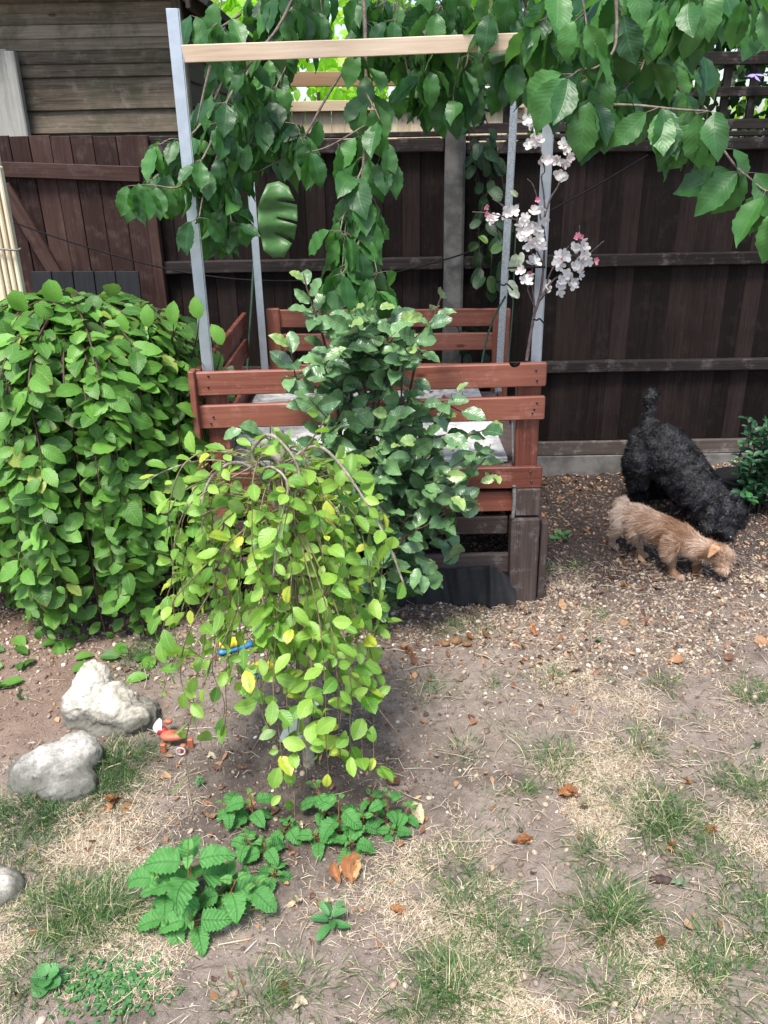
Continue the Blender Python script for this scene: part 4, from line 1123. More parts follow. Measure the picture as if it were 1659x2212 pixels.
nettle('largest nettle clump with big toothed leaves at lower left', [(425, 1965, .17, .095, (0, .0)), (385, 1960, .12, .075, (-.03, -.01)), (470, 1960, .10, .08, (.05, -.01)), (430, 1990, .07, .07, (.0, -.05)),
        (500, 1950, .07, .07, (.06, 0)), (395, 1990, .05, .06, (-.03, -.03))], gnd(430, 1960))
nettle('nettle clump in the middle with small upright leaves behind the largest one', [(545, 1770, .10, .062, (0, 0)), (575, 1850, .07, .055, (.0, -.01)), (610, 1800, .05, .05, (.02, 0)), (520, 1765, .07, .05, (-.04, 0)), (590, 1890, .04, .05, (.01, -.02)),
        (545, 1840, .06, .05, (-.01, 0))], gnd(560, 1790))
nettle('nettle clump right of the willow stem', [(735, 1800, .12, .066, (0, 0)), (700, 1760, .12, .05, (-.02, 0)), (770, 1790, .07, .055, (.02, -.02)), (700, 1815, .05, .05, (-.02, -.02)), (760, 1830, .05, .055, (0, -.02))], gnd(735, 1790))
nettle('small pale nettle clump at the right end of the row', [(835, 1780, .11, .045, (0, 0)), (865, 1775, .06, .042, (.02, 0)), (810, 1760, .08, .042, (-.01, 0)), (850, 1800, .04, .04, (0, -.02))], gnd(838, 1780))

def weed(label, px, py, n, L, W, kind='oval', up=.25, cat='weed', mat='weed', rings=2):
    root_p = gnd(px, py)
    A = Acc()
    for k in range(n):
        az = k * 2.4; rr = .25 + .75 * k / n
        r = np.array((math.cos(az), math.sin(az), 0))
        leaves(A, kind, [np.array(root_p) + UP * (.004 + .03 * (1 - rr)) + r * L * .12], [r + UP * (up + .9 * (1 - rr))], [UP + np.array((0, -.3, 0))], L * (.6 + .5 * rr), W, bend=.6, fold=.2, r1=rng.random())
    o = A.build('weed', M[mat], None)
    tag(o, label, cat)
weed('small weed with narrow pointed leaves on bare soil below the nettles', 716, 1995, 8, .048, .4)
weed('low weed with round leaves in the bottom left corner', 108, 2135, 9, .034, .95, 'round')
weed('small weed rosette in the soil left of the nettle clumps', 432, 1690, 10, .014, .6)
weed('torn green leaf shoot on the gravel near the tan dog\'s hind feet', 1215, 1165, 5, .05, .5)

# ---- blossom branch tied to the right front post
def blossom():
    root = thing('blossom_branch', 'artificial white and pink blossom branch tied to the right metal posts', 'artificial branch', at(1150, 780, PY + .02))
    Yb = PY + .015
    q = lambda x, y, dy=0: at(987.5 + x * .2977, 164.6 + y * .2977, Yb + dy)
    SA = Acc()
    tube(SA, [q(505, 2062), q(530, 1900), q(558, 1740), q(600, 1600), q(625, 1400), q(635, 1200), q(625, 1070), q(650, 970), q(680, 880), q(735, 790), q(790, 620), q(800, 510)], .006, .002, sides=7, jit=.15)
    for pts in ([(565, 1700), (548, 1520), (542, 1300), (520, 1100)], [(570, 1690), (515, 1560), (520, 1520)], [(628, 1390), (590, 1290), (520, 1180)],
                [(635, 1160), (600, 1000), (585, 900), (550, 790), (510, 745)], [(640, 1000), (628, 850), (612, 730), (635, 690), (620, 600), (590, 480), (545, 350), (525, 270), (560, 190)],
                [(630, 1120), (540, 1070), (420, 1040), (300, 1010), (200, 990), (110, 985)], [(400, 1035), (330, 940), (255, 890)], [(600, 1620), (680, 1500), (760, 1430), (830, 1380), (930, 1320), (990, 1260), (1065, 1195)],
                [(640, 1530), (690, 1400), (760, 1320), (810, 1230)], [(860, 1370), (880, 1260), (890, 1080)], [(750, 1440), (800, 1500), (840, 1520)], [(600, 1630), (660, 1560)]):
        tube(SA, [q(x, y, rng.normal(0, .004)) for x, y in pts], .003, .0012, sides=5, jit=.3)
    SA.build('stem', M['fauxstem'], root)
    white = [(520, 300), (535, 350), (570, 440), (580, 480), (550, 500), (545, 370), (615, 610), (800, 520), (770, 530), (820, 590), (740, 620), (790, 640), (730, 720), (780, 740), (350, 985), (415, 985), (250, 1030), (600, 960), (560, 980), (500, 1030),
             (480, 1040), (620, 1040), (550, 1090), (460, 1090), (510, 1130), (580, 1120), (480, 1160), (540, 1200), (580, 1180), (520, 1230), (590, 1230), (540, 1350), (560, 1330), (500, 1490), (520, 1460), (470, 1410),
             (665, 1530), (745, 1500), (770, 1480), (750, 1560), (840, 1520), (850, 1490), (780, 1300), (740, 1310), (910, 1310), (950, 1340), (930, 1290), (900, 1380), (870, 1400), (820, 1430), (850, 1260), (900, 1200), (920, 1240), (740, 1380), (880, 1440), (800, 1440), (720, 1350)]
    pink = [(560, 190), (530, 200), (580, 185), (215, 985), (205, 960), (535, 1100), (520, 1115), (600, 905), (885, 1160), (860, 1185), (905, 1165), (1000, 1360), (1010, 1335), (755, 1340), (520, 1415), (490, 1410)]
    WA, PA = Acc(), Acc()
    white = white + [(x + rng.normal(0, 18), y + rng.normal(0, 18)) for x, y in white[::2]][:26]
    for lst, A, sz in ((white, WA, .026), (pink, PA, .014)):
        for x, y in lst:
            c = np.array(q(x + rng.normal(0, 6), y + rng.normal(0, 6), -.018 + rng.normal(0, .016)))
            f = unit(np.array((rng.normal(0, .5), -1., rng.normal(.1, .5)))); s = unit(np.cross(f, UP)); w = np.cross(s, f)
            a0 = rng.random() * 6; A = Acc()
            for k in range(5):
                a_ = a0 + k * 2 * math.pi / 5
                r = s * math.cos(a_) + w * math.sin(a_)
                leaves(A, 'petal', [c], [r + f * rng.uniform(.1, .6)], [f - r * .2], sz * rng.uniform(.7, .95), .64, bend=-.5, fold=.15, r2=rng.random())
            A.build('flower', M['petal'] if lst is white else M['pinkpetal'], root)
    for x, y, w in ((580, 1765, 20), (340, 1512, 22)):
        A = Acc(); c = q(x, y); tube(A, [q(x - w * 1.3, y, -.03), q(x, y + 5, -.045), q(x + w, y - 4, -.03), q(x + w * 3, y + 40, -.03)], .0028); A.build('cable_tie', M['cord'], root)
    A = Acc(); tube(A, [q(370, 1392, .1), q(480, 1388, -.01), q(640, 1385, -.02)], .003); A.build('string', M['cord'], root)
blossom()
# pale faux flower behind the blossom
def pale_flower():
    root = thing('artificial_flower', 'artificial spray of pale greenish petals behind the blossom branch', 'artificial flower', at(1105, 600, 3.5))
    A = Acc(); S = Acc()
    tube(S, [at(1098, 780, 3.6), at(1108, 660, 3.55), at(1112, 540, 3.5), at(1120, 440, 3.5)], .003)
    for x, y, L, dx, dz in [(1100, 605, .085, .5, -1), (1114, 548, .08, -.1, -1), (1118, 575, .06, .3, .8), (1118, 425, .04, -.3, .3), (1098, 630, .06, .7, -.3)]:
        A = Acc(); leaves(A, 'round', [at(x, y, 3.48)], [(dx, -.1, dz)], [(.1, -1, .2)], L, .5, bend=.8, fold=.5, ripple=.06)
        A.build('petal', M['palepetal'], root)
    S.build('stem', M['greencord'], root)
pale_flower()

# ---- fake monstera leaf on the back left post
def monstera():
    import bmesh
    Y = 3.55; pts = [(575, 398), (600, 392), (622, 404), (638, 434), (598, 431), (600, 436), (641, 442), (643, 478), (596, 469), (597, 474), (642, 485), (634, 519), (593, 503), (594, 508), (630, 527), (612, 557), (588, 558), (570, 540), (560, 500), (556, 450)]
    bm = bmesh.new(); vs = [bm.verts.new(at(x, y, Y)) for x, y in pts]; f0 = bm.faces.new(vs); f0.normal_update()
    bmesh.ops.triangulate(bm, faces=bm.faces); bmesh.ops.subdivide_edges(bm, edges=bm.edges, cuts=3, use_grid_fill=True)
    bm.verts.index_update(); bm.verts.ensure_lookup_table()
    V = np.array([v.co[:] for v in bm.verts]); F = [np.array([[v.index for v in f.verts] for f in bm.faces if len(f.verts) == k]).reshape(-1, k) for k in (3, 4)]
    bm.free()
    c = np.array(at(566, 470, Y)); rel = V - c
    lf = np.stack([rel[:, 0] / .13, (rel[:, 2] + .18) / .36, np.full(len(V), .5) , np.zeros(len(V))], -1)
    V[:, 1] += .03 * np.sin(rel[:, 0] * 22) + .012 * np.sin(rel[:, 2] * 60)
    A = Acc(); A.add(V, F, lf=lf); o = A.build('artificial_leaf', M['monstera'], None)
    s = o.modifiers.new('s', 'SOLIDIFY'); s.thickness = .001
    tag(o, 'large artificial slotted leaf fixed to the back left metal post', 'artificial leaf')
monstera()

# ---- cables, stake, cord
A = Acc(); cb = [(-30, 448), (30, 480), (150, 522), (300, 566), (420, 592), (560, 606), (700, 604), (830, 592), (920, 572), (1010, 545), (1100, 505), (1180, 460), (1290, 400), (1400, 335)]
tube(A, [at(x, y, 3.86 if x < 900 else 3.93) for x, y in cb], .0038, n=6)
tag(A.build('cable', M['cord'], None), 'black cable sagging along the gate and both fence panels', 'cable')
A = Acc(); tube(A, [at(549, 555, 3.84), at(543, 660, 3.84), at(535, 790, 3.84), at(530, 900, 3.84)], .006)
tag(A.build('garden_stake', M['greencord'], None), 'thin green plastic stake leaning on the fence left of the back post', 'stake')
A = Acc(); tube(A, [at(1092, 640, 3.62), at(1070, 680, 3.66), at(1052, 730, 3.7), at(1040, 790, 3.7), at(1036, 830, 3.7)], .0045)
tag(A.build('green_cord', M['greencord'], None), 'green cord hanging from the back right metal post', 'cord')
# clematis flower on the trellis
A = Acc(); c = at(1631, 160, 3.95)
for k in range(4):
    a_ = .3 + k * math.pi / 2; leaves(A, 'willow', [c], [(math.cos(a_), -.25, -.45 + .2 * math.sin(a_))], [(0, -.6, 1)], .042, .38, bend=-.5)
A2 = NT('violet_petal'); mv = A2.done(A2.n('BsdfPrincipled', {'Base Color': (.30, .24, .55), 'Roughness': .6}))
tag(A.build('flower', mv, None), 'pale violet bell flower hanging in front of the trellis', 'flower')

# ================================================================== ROCKS AND SMALL THINGS
def rock_mat(name, c1, c2, c3):
    T = NT(name); pos = T.n('NewGeometry').outputs['Position']
    n1 = T.noise(pos, 14, 8, .7); n2 = T.noise(pos, 60, 6, .75); n3 = T.noise(pos, 5, 4, .6)
    col = T.ramp(T.math('ADD', T.math('MULTIPLY', n1.outputs[0], .6), T.math('MULTIPLY', n2.outputs[0], .4)), [(.32, c1), (.48, c2), (.66, c3)])
    col = T.mix(T.math('MULTIPLY', T.step(n2.outputs[0], .56, .66), .85), col, (.07, .062, .048))
    sep = T.n('SeparateXYZ', {0: pos})
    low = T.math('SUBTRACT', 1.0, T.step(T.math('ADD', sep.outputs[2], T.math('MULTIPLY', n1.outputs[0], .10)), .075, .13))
    col = T.mix(T.math('MULTIPLY', low, .8), col, (.055, .055, .042))   # shade painted round the foot, along with gritty patches
    return T.done(T.n('BsdfPrincipled', {'Base Color': col, 'Roughness': .9, 'Normal': T.bump(T.math('ADD', n1.outputs[0], n2.outputs[0]), .9, .006)}))
M['rock'] = rock_mat('pale_limestone', (.22, .195, .15), (.44, .41, .345), (.62, .595, .54))
M['rock2'] = rock_mat('grey_limestone', (.19, .18, .155), (.36, .345, .31), (.54, .53, .49))
from mathutils import noise as mn
def rock(label, balls, mat, amp=.017):
    def disp(co, no):
        for i in range(len(co)):
            v = Vector(co[i])
            co[i] += no[i] * (amp * (1.0 * mn.noise(v * 8) + .5 * mn.noise(v * 22) + .35 * mn.noise(v * 50) + .25 * mn.noise(v * 110)) - 1.1 * amp * abs(mn.noise(v * 10 + Vector((3, 1, 8)))) + amp * .8 * round(mn.noise(v * 7) * 3) / 3)
        return co
    tag(remeshed('rock', balls, .005, 12, mat, None, disp), label, 'rock')
def b_(px, py, Y, r, ax=None): 
    p = at(px, py, Y); return (p, r) if ax is None else (p, r, ax)
rock('pale cream rock with a raised peak, the largest of the three, beside the big bush',
     [b_(198, 1470, 2.10, (.062, .055, .062)), b_(195, 1515, 2.07, (.082, .08, .085)), b_(245, 1520, 2.06, (.10, .085, .062)), b_(290, 1545, 2.04, (.085, .085, .055)), b_(190, 1560, 2.05, (.085, .08, .065)), b_(250, 1570, 2.03, (.12, .09, .055)), b_(322, 1568, 2.03, (.05, .055, .042))], M['rock'])
rock('flat grey rock half sunk in grass in front of the largest rock',
     [b_(120, 1660, 1.80, (.11, .085, .062)), b_(165, 1632, 1.84, (.068, .075, .06)), b_(85, 1680, 1.78, (.09, .07, .05)), b_(140, 1695, 1.75, (.09, .065, .045)), b_(60, 1660, 1.8, (.06, .06, .04))], M['rock2'], .010)
rock('cream rock cut off by the left edge of the picture, lowest of the three',
     [b_(5, 1925, 1.40, (.055, .06, .05)), b_(-30, 1930, 1.4, (.07, .07, .06)), b_(38, 1940, 1.40, (.038, .045, .03))], M['rock'], .008)

def toy_red():
    g = gnd(372, 1610); root = thing('broken_toy', 'small broken orange and red plastic toy with a white piece by the largest rock', 'toy', g)
    def ell(name, px, py, r, mat, up=.02, Yo=0):
        p = gnd(px, py, up); return remeshed(name, [((p.x, p.y + Yo, p.z), r), ((p.x + r[0] * .4, p.y + Yo, p.z), tuple(q * .9 for q in r))], .003, 2, M[mat], root)
    ell('body', 372, 1604, (.034, .022, .014), 'terra', .034)
    A = Acc(); p = gnd(378, 1608, .018)
    for dx, dy in ((-.028, -.02), (.045, .0), (.03, -.025)):
        q = p + Vector((dx, dy, 0)); L = Acc(); board(L, q + Vector((0, 0, -.02)), q + Vector((0, 0, .012)), .016, .012, wd=(1, 0, 0)); L.build('leg', M['terra'], root, smooth=False)
    ell('hat', 350, 1592, (.016, .014, .014), 'redplastic', .03)
    ell('arm', 365, 1578, (.012, .01, .009), 'terra', .04)
    A = Acc(); p = gnd(352, 1590, .055); leaves(A, 'oval', [p + Vector((-.004, -.012, -.03))], [(.1, 0, 1)], [(.3, -1, .3)], .05, .5, bend=.5); A.build('scarf', M['whiteplastic'], root)
    A = Acc(); p = gnd(392, 1625, .02)
    tube(A, [p + Vector((.012 * math.cos(t), -.006, .012 * math.sin(t))) for t in np.linspace(0, 6.28, 12)], .0025, n=2); A.build('ring', M['pinkstone'], root)
toy_red()
def toy_blue():
    for i, (px, py, lab) in enumerate([(508, 1405, 'left toy shoe of a yellow and blue pair lying behind the little willow'), (575, 1458, 'right toy shoe of a yellow and blue pair, nearer the willow stem')]):
        g = gnd(px, py); root = thing('toy_shoe', lab, 'toy', g, 'pair of yellow and blue toy shoes')
        dr = Vector((.85, .45, 0)).normalized()
        remeshed('sole', [(g + dr * s_ + Vector((0, 0, .012)), (.02, .018, .012)) for s_ in np.linspace(-.045, .045, 9)], .0035, 2, M['blueplastic'], root)
        remeshed('upper', [(g + dr * s_ + Vector((0, .0, .034 + h)), r_) for s_, h, r_ in ((-.035, .004, .019), (-.015, .004, .02), (.005, .0, .018), (.03, -.008, .014))], .0035, 2, M['yellowplastic'], root)
toy_blue()
A = Acc(); p = gnd(640, 1600, .006); board(A, p + Vector((-.02, -.015, .0)), p + Vector((.012, .11, .028)), .062, .010, wd=(1, 0, 0), c=.002)
tag(A.build('slab', M['slate'], None, smooth=False), 'narrow pale grey slab lying on the soil under the little willow', 'slab')
A = Acc(); p = gnd(672, 1530, .01); board(A, p, p + Vector((.0, .03, .03)), .05, .006, wd=(1, 0, 0), c=.002)
tag(A.build('plastic_label', M['whiteplastic'], None, smooth=False), 'small white plastic chip standing in the soil behind the grey slab', 'label')

# dead leaves one can point to
DL = [(1157, 1368, .040, 'orangeleaf', 'bright orange dead leaf on the gravel below the platform leg'), (1148, 1350, .03, 'orangeleaf', 'small orange leaf lying just behind the bright orange one'),
      (885, 1418, .05, 'dryleaf', 'curled brown leaf on the gravel left of the brown clump'), (1015, 1385, .035, 'dryleaf', 'brown leaf fragment on the gravel in front of the membrane cloth'),
      (1238, 1722, .085, 'dryleaf', 'red brown folded dead leaf on the bare soil at centre right'), (1256, 1748, .055, 'paleleaf', 'pale fan shaped dry leaf just below the red brown leaf'),
      (1128, 1822, .055, 'dryleaf', 'brown crumpled leaf on bare soil above the grass tufts'), (760, 1885, .075, 'orangeleaf', 'orange brown curled leaf, right one of two below the nettles'),
      (728, 1892, .05, 'orangeleaf', 'orange brown curled leaf, left one of two below the nettles'), (240, 1733, .065, 'orangeleaf', 'tan curled leaf on soil left of the nettles'),
      (902, 1768, .06, 'paleleaf', 'tan curled pod like leaf right of the nettles'), (1480, 1697, .03, 'orangeleaf', 'small red orange leaf standing in the grass at the right'), (1446, 1838, .04, 'dryleaf', 'narrow brown leaf in the right hand grass'),
      (1432, 2046, .045, 'dryleaf', 'narrow red brown leaf on bare soil at lower right'), (866, 1972, .05, 'dryleaf', 'narrow brown leaf upright in straw left of the grass tufts'),
      (634, 1953, .045, 'paleleaf', 'pale narrow dry leaf on soil below the nettles'), (706, 1948, .035, 'paleleaf', 'pale curled leaf beside the narrow leaved weed'), (52, 1515, .05, 'greyleaf', 'pale grey green leaf on the reddish soil left of the largest rock'),
      (458, 1628, .035, 'paleleaf', 'cream dry pod on the dark soil beside the little willow'), (1632, 1612, .05, 'greyleaf', 'grey green fallen leaf at the right edge'), (1470, 1922, .05, 'greyleaf', 'dull green fallen leaf by the brown lump at lower right'),
      (1192, 1162, .055, 'greyleaf', 'green fallen leaf on the gravel beside the platform corner'), (1290, 1385, .035, 'greyleaf', 'pale green leaf on gravel below the tan dog'), (648, 1780, .04, 'paleleaf', 'pinkish pale dry leaf hanging low under the little willow'),
      (1345, 1270, .04, 'dryleaf', 'red brown leaf on the gravel behind the tan dog\'s front paw'), (650, 2175, .03, 'paleleaf', 'yellowish leaf scrap at the bottom edge'), (1530, 1800, .04, 'dryleaf', 'brown leaf in dry turf at the far right')]
for px, py, L, mt, lab in DL:
    A = Acc(); p = gnd(px, py, .008); az = rng.random() * 6.28
    leaves(A, 'willow', [p - Vector((math.cos(az), math.sin(az), 0)) * L * .5], [(math.cos(az), math.sin(az), .12)], [(rng.normal(0, .3), -.3, 1)], L, rng.uniform(.32, .55), bend=rng.choice([-1.6, -1.0, 1.2]), fold=rng.uniform(.7, 1.4), ripple=.09)
    for q in range(2):
        a2 = az + rng.normal(0, .5); leaves(A, 'willow', [p - Vector((math.cos(a2), math.sin(a2), -.06)) * L * rng.uniform(.1, .5)], [(math.cos(a2), math.sin(a2), rng.uniform(0, .5))], [(rng.normal(0, .5), -.3, 1)], L * rng.uniform(.5, .8), rng.uniform(.3, .5), bend=rng.choice([-1.6, 1.4]), fold=rng.uniform(.6, 1.4), ripple=.10)
    tag(A.build('dead_leaf', M[mt], None), lab, 'dead leaf', 'fallen leaves scattered on the ground')
tag(remeshed('dropping', [(gnd(985, 1392, .012), (.022, .016, .014)), (gnd(962, 1398, .010), (.018, .014, .011)), (gnd(1008, 1398, .010), (.018, .013, .010))], .003, 1, M['bark'] if False else plain_mat('brown_lump', (.10, .05, .02), (.20, .11, .05), 70, .8, bump=.6, bscale=200), None), 'mid brown lump on the gravel in front of the membrane cloth', 'dropping')
tag(remeshed('dropping', [(gnd(1425, 1908, .008), (.016, .012, .010)), (gnd(1440, 1912, .008), (.014, .010, .009)), (gnd(1410, 1905, .006), (.010, .010, .007))], .003, 1, plain_mat('dark_lump', (.025, .015, .01), (.06, .035, .025), 90, .8, bump=.6, bscale=200), None), 'dark brown lump in the grass at lower right', 'dropping')
# black pot-shaped body behind the dog
def pot():
    p = Vector((1.66, 3.56, hz1(1.66, 3.56) - .01)); root = thing('black_pot_shape', 'black pot shaped body between the black dog and the evergreen shrub', 'pot', p)
    prof = [(.10, 0), (.125, .15), (.127, .155), (.122, .157), (.116, .12), (0, .12)]
    V = [(p.x + r * math.cos(t), p.y + r * math.sin(t), p.z + z) for r, z in prof for t in np.linspace(0, 2 * math.pi, 33)[:-1]]
    F = [(i * 32 + k, i * 32 + (k + 1) % 32, (i + 1) * 32 + (k + 1) % 32, (i + 1) * 32 + k) for i in range(len(prof) - 1) for k in range(32)]
    A = Acc(); A.add(V, [np.array(F)]); A.build('body', M['cord'], root)
pot()

# ================================================================== GROUND COVER
def blobs(lst):
    """(px, py, radius in metres, weight)"""
    return [(gnd(a_, b)[:2], r, w) for a_, b, r, w in lst]
def dens(x, y, bl):
    d = np.zeros_like(x)
    for c, r, w in bl: d = np.maximum(d, w * np.exp(-(((x - c[0]) ** 2 + (y - c[1]) ** 2) / r ** 2)))
    return d
def scatter(n, f, x0=-1.9, x1=2.4, y0=.75, y1=3.98):
    x = rng.uniform(x0, x1, n); y = rng.uniform(y0, y1, n)
    # keep what the picture can see, with a margin
    k = (np.abs(x) < .62 * y + .35) & (rng.random(n) < f(x, y)); return x[k], y[k]
sst = lambda v, a_, b: np.clip((v - a_) / (b - a_), 0, 1) ** 2 * (3 - 2 * np.clip((v - a_) / (b - a_), 0, 1))
def nz2(x, y, s, o=0): return vnoise(x * s + o, y * s + o * 1.7)
GT = blobs([(1320, 1985, .075, 1), (1425, 1770, .085, .8), (1470, 1810, .06, .7), (1205, 1650, .075, .6), (1290, 1840, .05, .7), (970, 1870, .05, .8), (1010, 1945, .07, .7), (985, 2140, .085, 1), (1080, 2010, .07, .6), (900, 2170, .06, .6),
            (1150, 2070, .06, .6), (560, 2150, .06, .6), (200, 1985, .10, 1), (130, 1960, .07, .8), (262, 1640, .085, 1), (235, 1700, .07, .8), (60, 1750, .09, .8), (130, 1760, .06, .6), (40, 1860, .09, .5), (1430, 1480, .05, .5), (1640, 1500, .07, .6), (1610, 1700, .09, .6),
            (1560, 1880, .09, .5), (1520, 2110, .10, .7), (1290, 1325, .04, .5), (1010, 1360, .09, .4), (1245, 1225, .05, .4), (1185, 1230, .04, .5), (320, 1425, .10, .7), (930, 1500, .07, .35), (1000, 1620, .045, .6), (1130, 1720, .03, .7), (1390, 1620, .07, .4),
            (1190, 1470, .06, .4), (1330, 2150, .08, .5), (1640, 2000, .08, .5), (640, 2120, .05, .4), (60, 2100, .08, .4), (1060, 1480, .05, .3)])
DRY = blobs([(1450, 1700, .35, .9), (1300, 1500, .22, .5), (1600, 1950, .35, 1), (1250, 2100, .3, .9), (1000, 2150, .25, .7), (150, 1800, .22, 1), (50, 1950, .22, 1), (100, 2120, .22, .8), (1200, 1700, .2, .7), (1130, 1600, .15, .4), (950, 1870, .12, .5),
             (1280, 1350, .2, .35), (1500, 1450, .25, .35), (1200, 1240, .1, .7), (300, 2150, .2, .4), (700, 2150, .2, .3), (430, 1400, .15, .3), (850, 1950, .12, .3)])
# gravel
def gravel_f(x, y):
    a1 = sst(y + .35 * (nz2(x, y, 3) - .5), 2.12, 2.55) * sst(x, -.25, .15)
    a2 = .45 * sst(y, 2.1, 2.5) * (1 - sst(x, -.5, 0))
    base = .02 + .035 * nz2(x, y, 5, 4)
    far = 1 - .55 * sst(y, 2.8, 3.1) - .35 * np.exp(-((x - .85) ** 2 + (y - 3.15) ** 2) / .06)
    return np.clip(np.maximum(a1, a2) * (.5 + .9 * nz2(x, y, 6, 2)) * far + base, 0, 1)
x, y = scatter(125000, gravel_f)
A = Acc(); sz = np.clip(rng.lognormal(math.log(.0055), .38, len(x)), .002, .013)
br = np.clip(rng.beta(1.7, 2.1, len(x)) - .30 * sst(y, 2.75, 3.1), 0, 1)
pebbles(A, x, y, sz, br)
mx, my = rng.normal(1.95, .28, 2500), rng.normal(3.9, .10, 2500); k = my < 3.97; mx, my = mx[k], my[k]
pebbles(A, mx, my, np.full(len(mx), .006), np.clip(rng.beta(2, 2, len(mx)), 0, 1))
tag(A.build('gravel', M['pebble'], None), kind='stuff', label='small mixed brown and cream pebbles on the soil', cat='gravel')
# white and grey single stones
for i, (px, py, r, lab) in enumerate([(1245, 1745, .010, 'white chip stone'), (270, 1560, .006, ''), (485, 1610, .006, ''), (1620, 1600, .010, ''), (885, 1925, .016, ''), (800, 1990, .010, ''), (670, 2160, .014, '')]):
    pass
# soil crumbs
x, y = scatter(150000, lambda x, y: np.clip(.25 + .5 * nz2(x, y, 4, 6) * 1.0 + dens(x, y, blobs([(640, 1700, .4, .8)])), 0, 1) * (1 - .5 * sst(y, 2.9, 3.3)), y1=3.3)
A = Acc(); pebbles(A, x, y, np.clip(rng.lognormal(math.log(.0017), .55, len(x)), .0008, .010), np.clip(rng.beta(2, 2, len(x)) + .25 * (1 - dens(x, y, blobs([(640, 1700, .4, 1)]))), 0, 1), flat=.7)
tag(A.build('soil_crumbs', M['clod'], None), kind='stuff', label='crumbs and clods of dry soil', cat='soil')
# leaf litter and bark scraps
def litter_f(x, y): return np.clip(.05 + .85 * sst(y, 2.0, 2.4) * (x > -.2) * nz2(x, y, 5, 3) + .5 * dens(x, y, blobs([(300, 1700, .25, 1), (640, 1750, .34, .9), (400, 1330, .35, .8), (230, 1750, .1, 1)])) + .5 * sst(y, 3.7, 3.9), 0, 1)
x, y = scatter(22000, litter_f); N = len(x)
A = Acc(); az = rng.random(N) * 6.283; t = np.stack([np.cos(az), np.sin(az), rng.normal(0, .25, N)], -1)
L = np.clip(rng.lognormal(math.log(.015), .5, N), .005, .055)
B2 = Acc(); leaves(B2, 'low', np.stack([x, y, hz(x, y) + .004], -1), t, np.tile((0, 0, 1.), (N, 1)) + rng.normal(0, .35, (N, 3)), L, rng.uniform(.25, .75, N), bend=rng.uniform(-1.5, .4, N), fold=rng.uniform(0, .7, N))
brr = np.clip(rng.beta(1.6, 1.7, N), 0, 1); B2.A['br'] = [np.repeat(brr, len(TPL['low'][0]))]
tag(B2.build('leaf_litter', M['litter'], None), kind='stuff', label='small scraps of dead brown leaf and bark', cat='leaf litter')
# litter lying on the deck
A = Acc(); N = 130; xx = np.concatenate([rng.uniform(-.36, .40, 60), rng.normal(-.25, .12, 70)]); yy = np.concatenate([rng.uniform(2.85, 3.7, 60), rng.normal(3.5, .12, 70)])
az = rng.random(N) * 6.283; leaves(A, 'low', np.stack([xx, yy, np.full(N, DECKZ + .013)], -1), np.stack([np.cos(az), np.sin(az), rng.normal(0, .15, N)], -1), np.tile((0, 0, 1.), (N, 1)) + rng.normal(0, .3, (N, 3)), rng.uniform(.01, .04, N), .5, bend=-.8)
A.A['br'] = [np.repeat(rng.random(N) * .8, len(TPL['low'][0]))]
tag(A.build('deck_litter', M['litter'], None), kind='stuff', label='dry brown leaf scraps lying on the pale deck board', cat='leaf litter')
# straw: cut dry stalks lying flat
def straw_f(x, y): return np.clip(.16 + .5 * dens(x, y, DRY) + .35 * sst(y, 1.9, 2.5) * (y < 3.0) * (x > 0), 0, 1) * (1 - .8 * sst(y, 2.95, 3.3))
x, y = scatter(34000, straw_f); N = len(x)
A = Acc(); az = rng.random(N) * 6.283; L = np.clip(rng.lognormal(math.log(.030), .5, N), .01, .11)
d = np.stack([np.cos(az), np.sin(az)], -1) * L[:, None]; x2, y2 = x + d[:, 0], y + d[:, 1]
sticks(A, np.stack([x, y, hz(x, y) + rng.uniform(.002, .008, N)], -1), np.stack([x2, y2, hz(x2, y2) + rng.uniform(.002, .010, N)], -1), rng.uniform(.0005, .0012, N),
       sag=np.stack([rng.normal(0, .12, N) * L, rng.normal(0, .12, N) * L, np.abs(rng.normal(0, .06, N)) * L + .003], -1))
# a few long bent stalks
for k in range(60):
    px, py = rng.choice([rng.uniform(850, 1650), rng.uniform(0, 400)], p=[.75, .25]), rng.uniform(1400, 2180)
    p = gnd(px, py, .006); az = rng.random() * 6.28; q = Vector((math.cos(az), math.sin(az), 0))
    tube(A, [p, p + q * .05 + Vector((.01, 0, .008)), p + q * .10 + Vector((0, .012, .004))], .0009, .0006, sides=4)
tag(A.build('straw', M['straw'], None), kind='stuff', label='dry straw coloured stalks lying on the soil', cat='straw')
# dry turf
def clustered(bl, per_m2, f):
    X, Y = [], []
    for c, r, w in bl:
        n = int(per_m2 * math.pi * r * r * w); X.append(rng.normal(c[0], r * .62, n)); Y.append(rng.normal(c[1], r * .62, n))
    X, Y = np.concatenate(X), np.concatenate(Y); k = (np.abs(X) < .62 * Y + .35) & (rng.random(len(X)) < f(X, Y)) & (Y < 3.9); return X[k], Y[k]
x, y = clustered(DRY, 50000, lambda x, y: np.clip(.05 + 3.4 * (nz2(x, y, 5.5, 5) * .6 + nz2(x, y, 17, 2) * .4 - .47), 0, 1)); N = len(x)
A = Acc(); az = rng.random(N) * 6.283; lean = rng.uniform(.5, 2.2, N)
blades(A, np.stack([x, y, hz(x, y)], -1), np.stack([np.cos(az) * lean, np.sin(az) * lean, np.ones(N)], -1), np.clip(rng.lognormal(math.log(.022), .35, N), .01, .05), rng.uniform(.0010, .0020, N), rng.uniform(.3, 1.6, N), rng.beta(2.2, 1.6, N))
tag(A.build('dry_grass', M['straw'], None), kind='stuff', label='parched straw coloured turf', cat='grass')
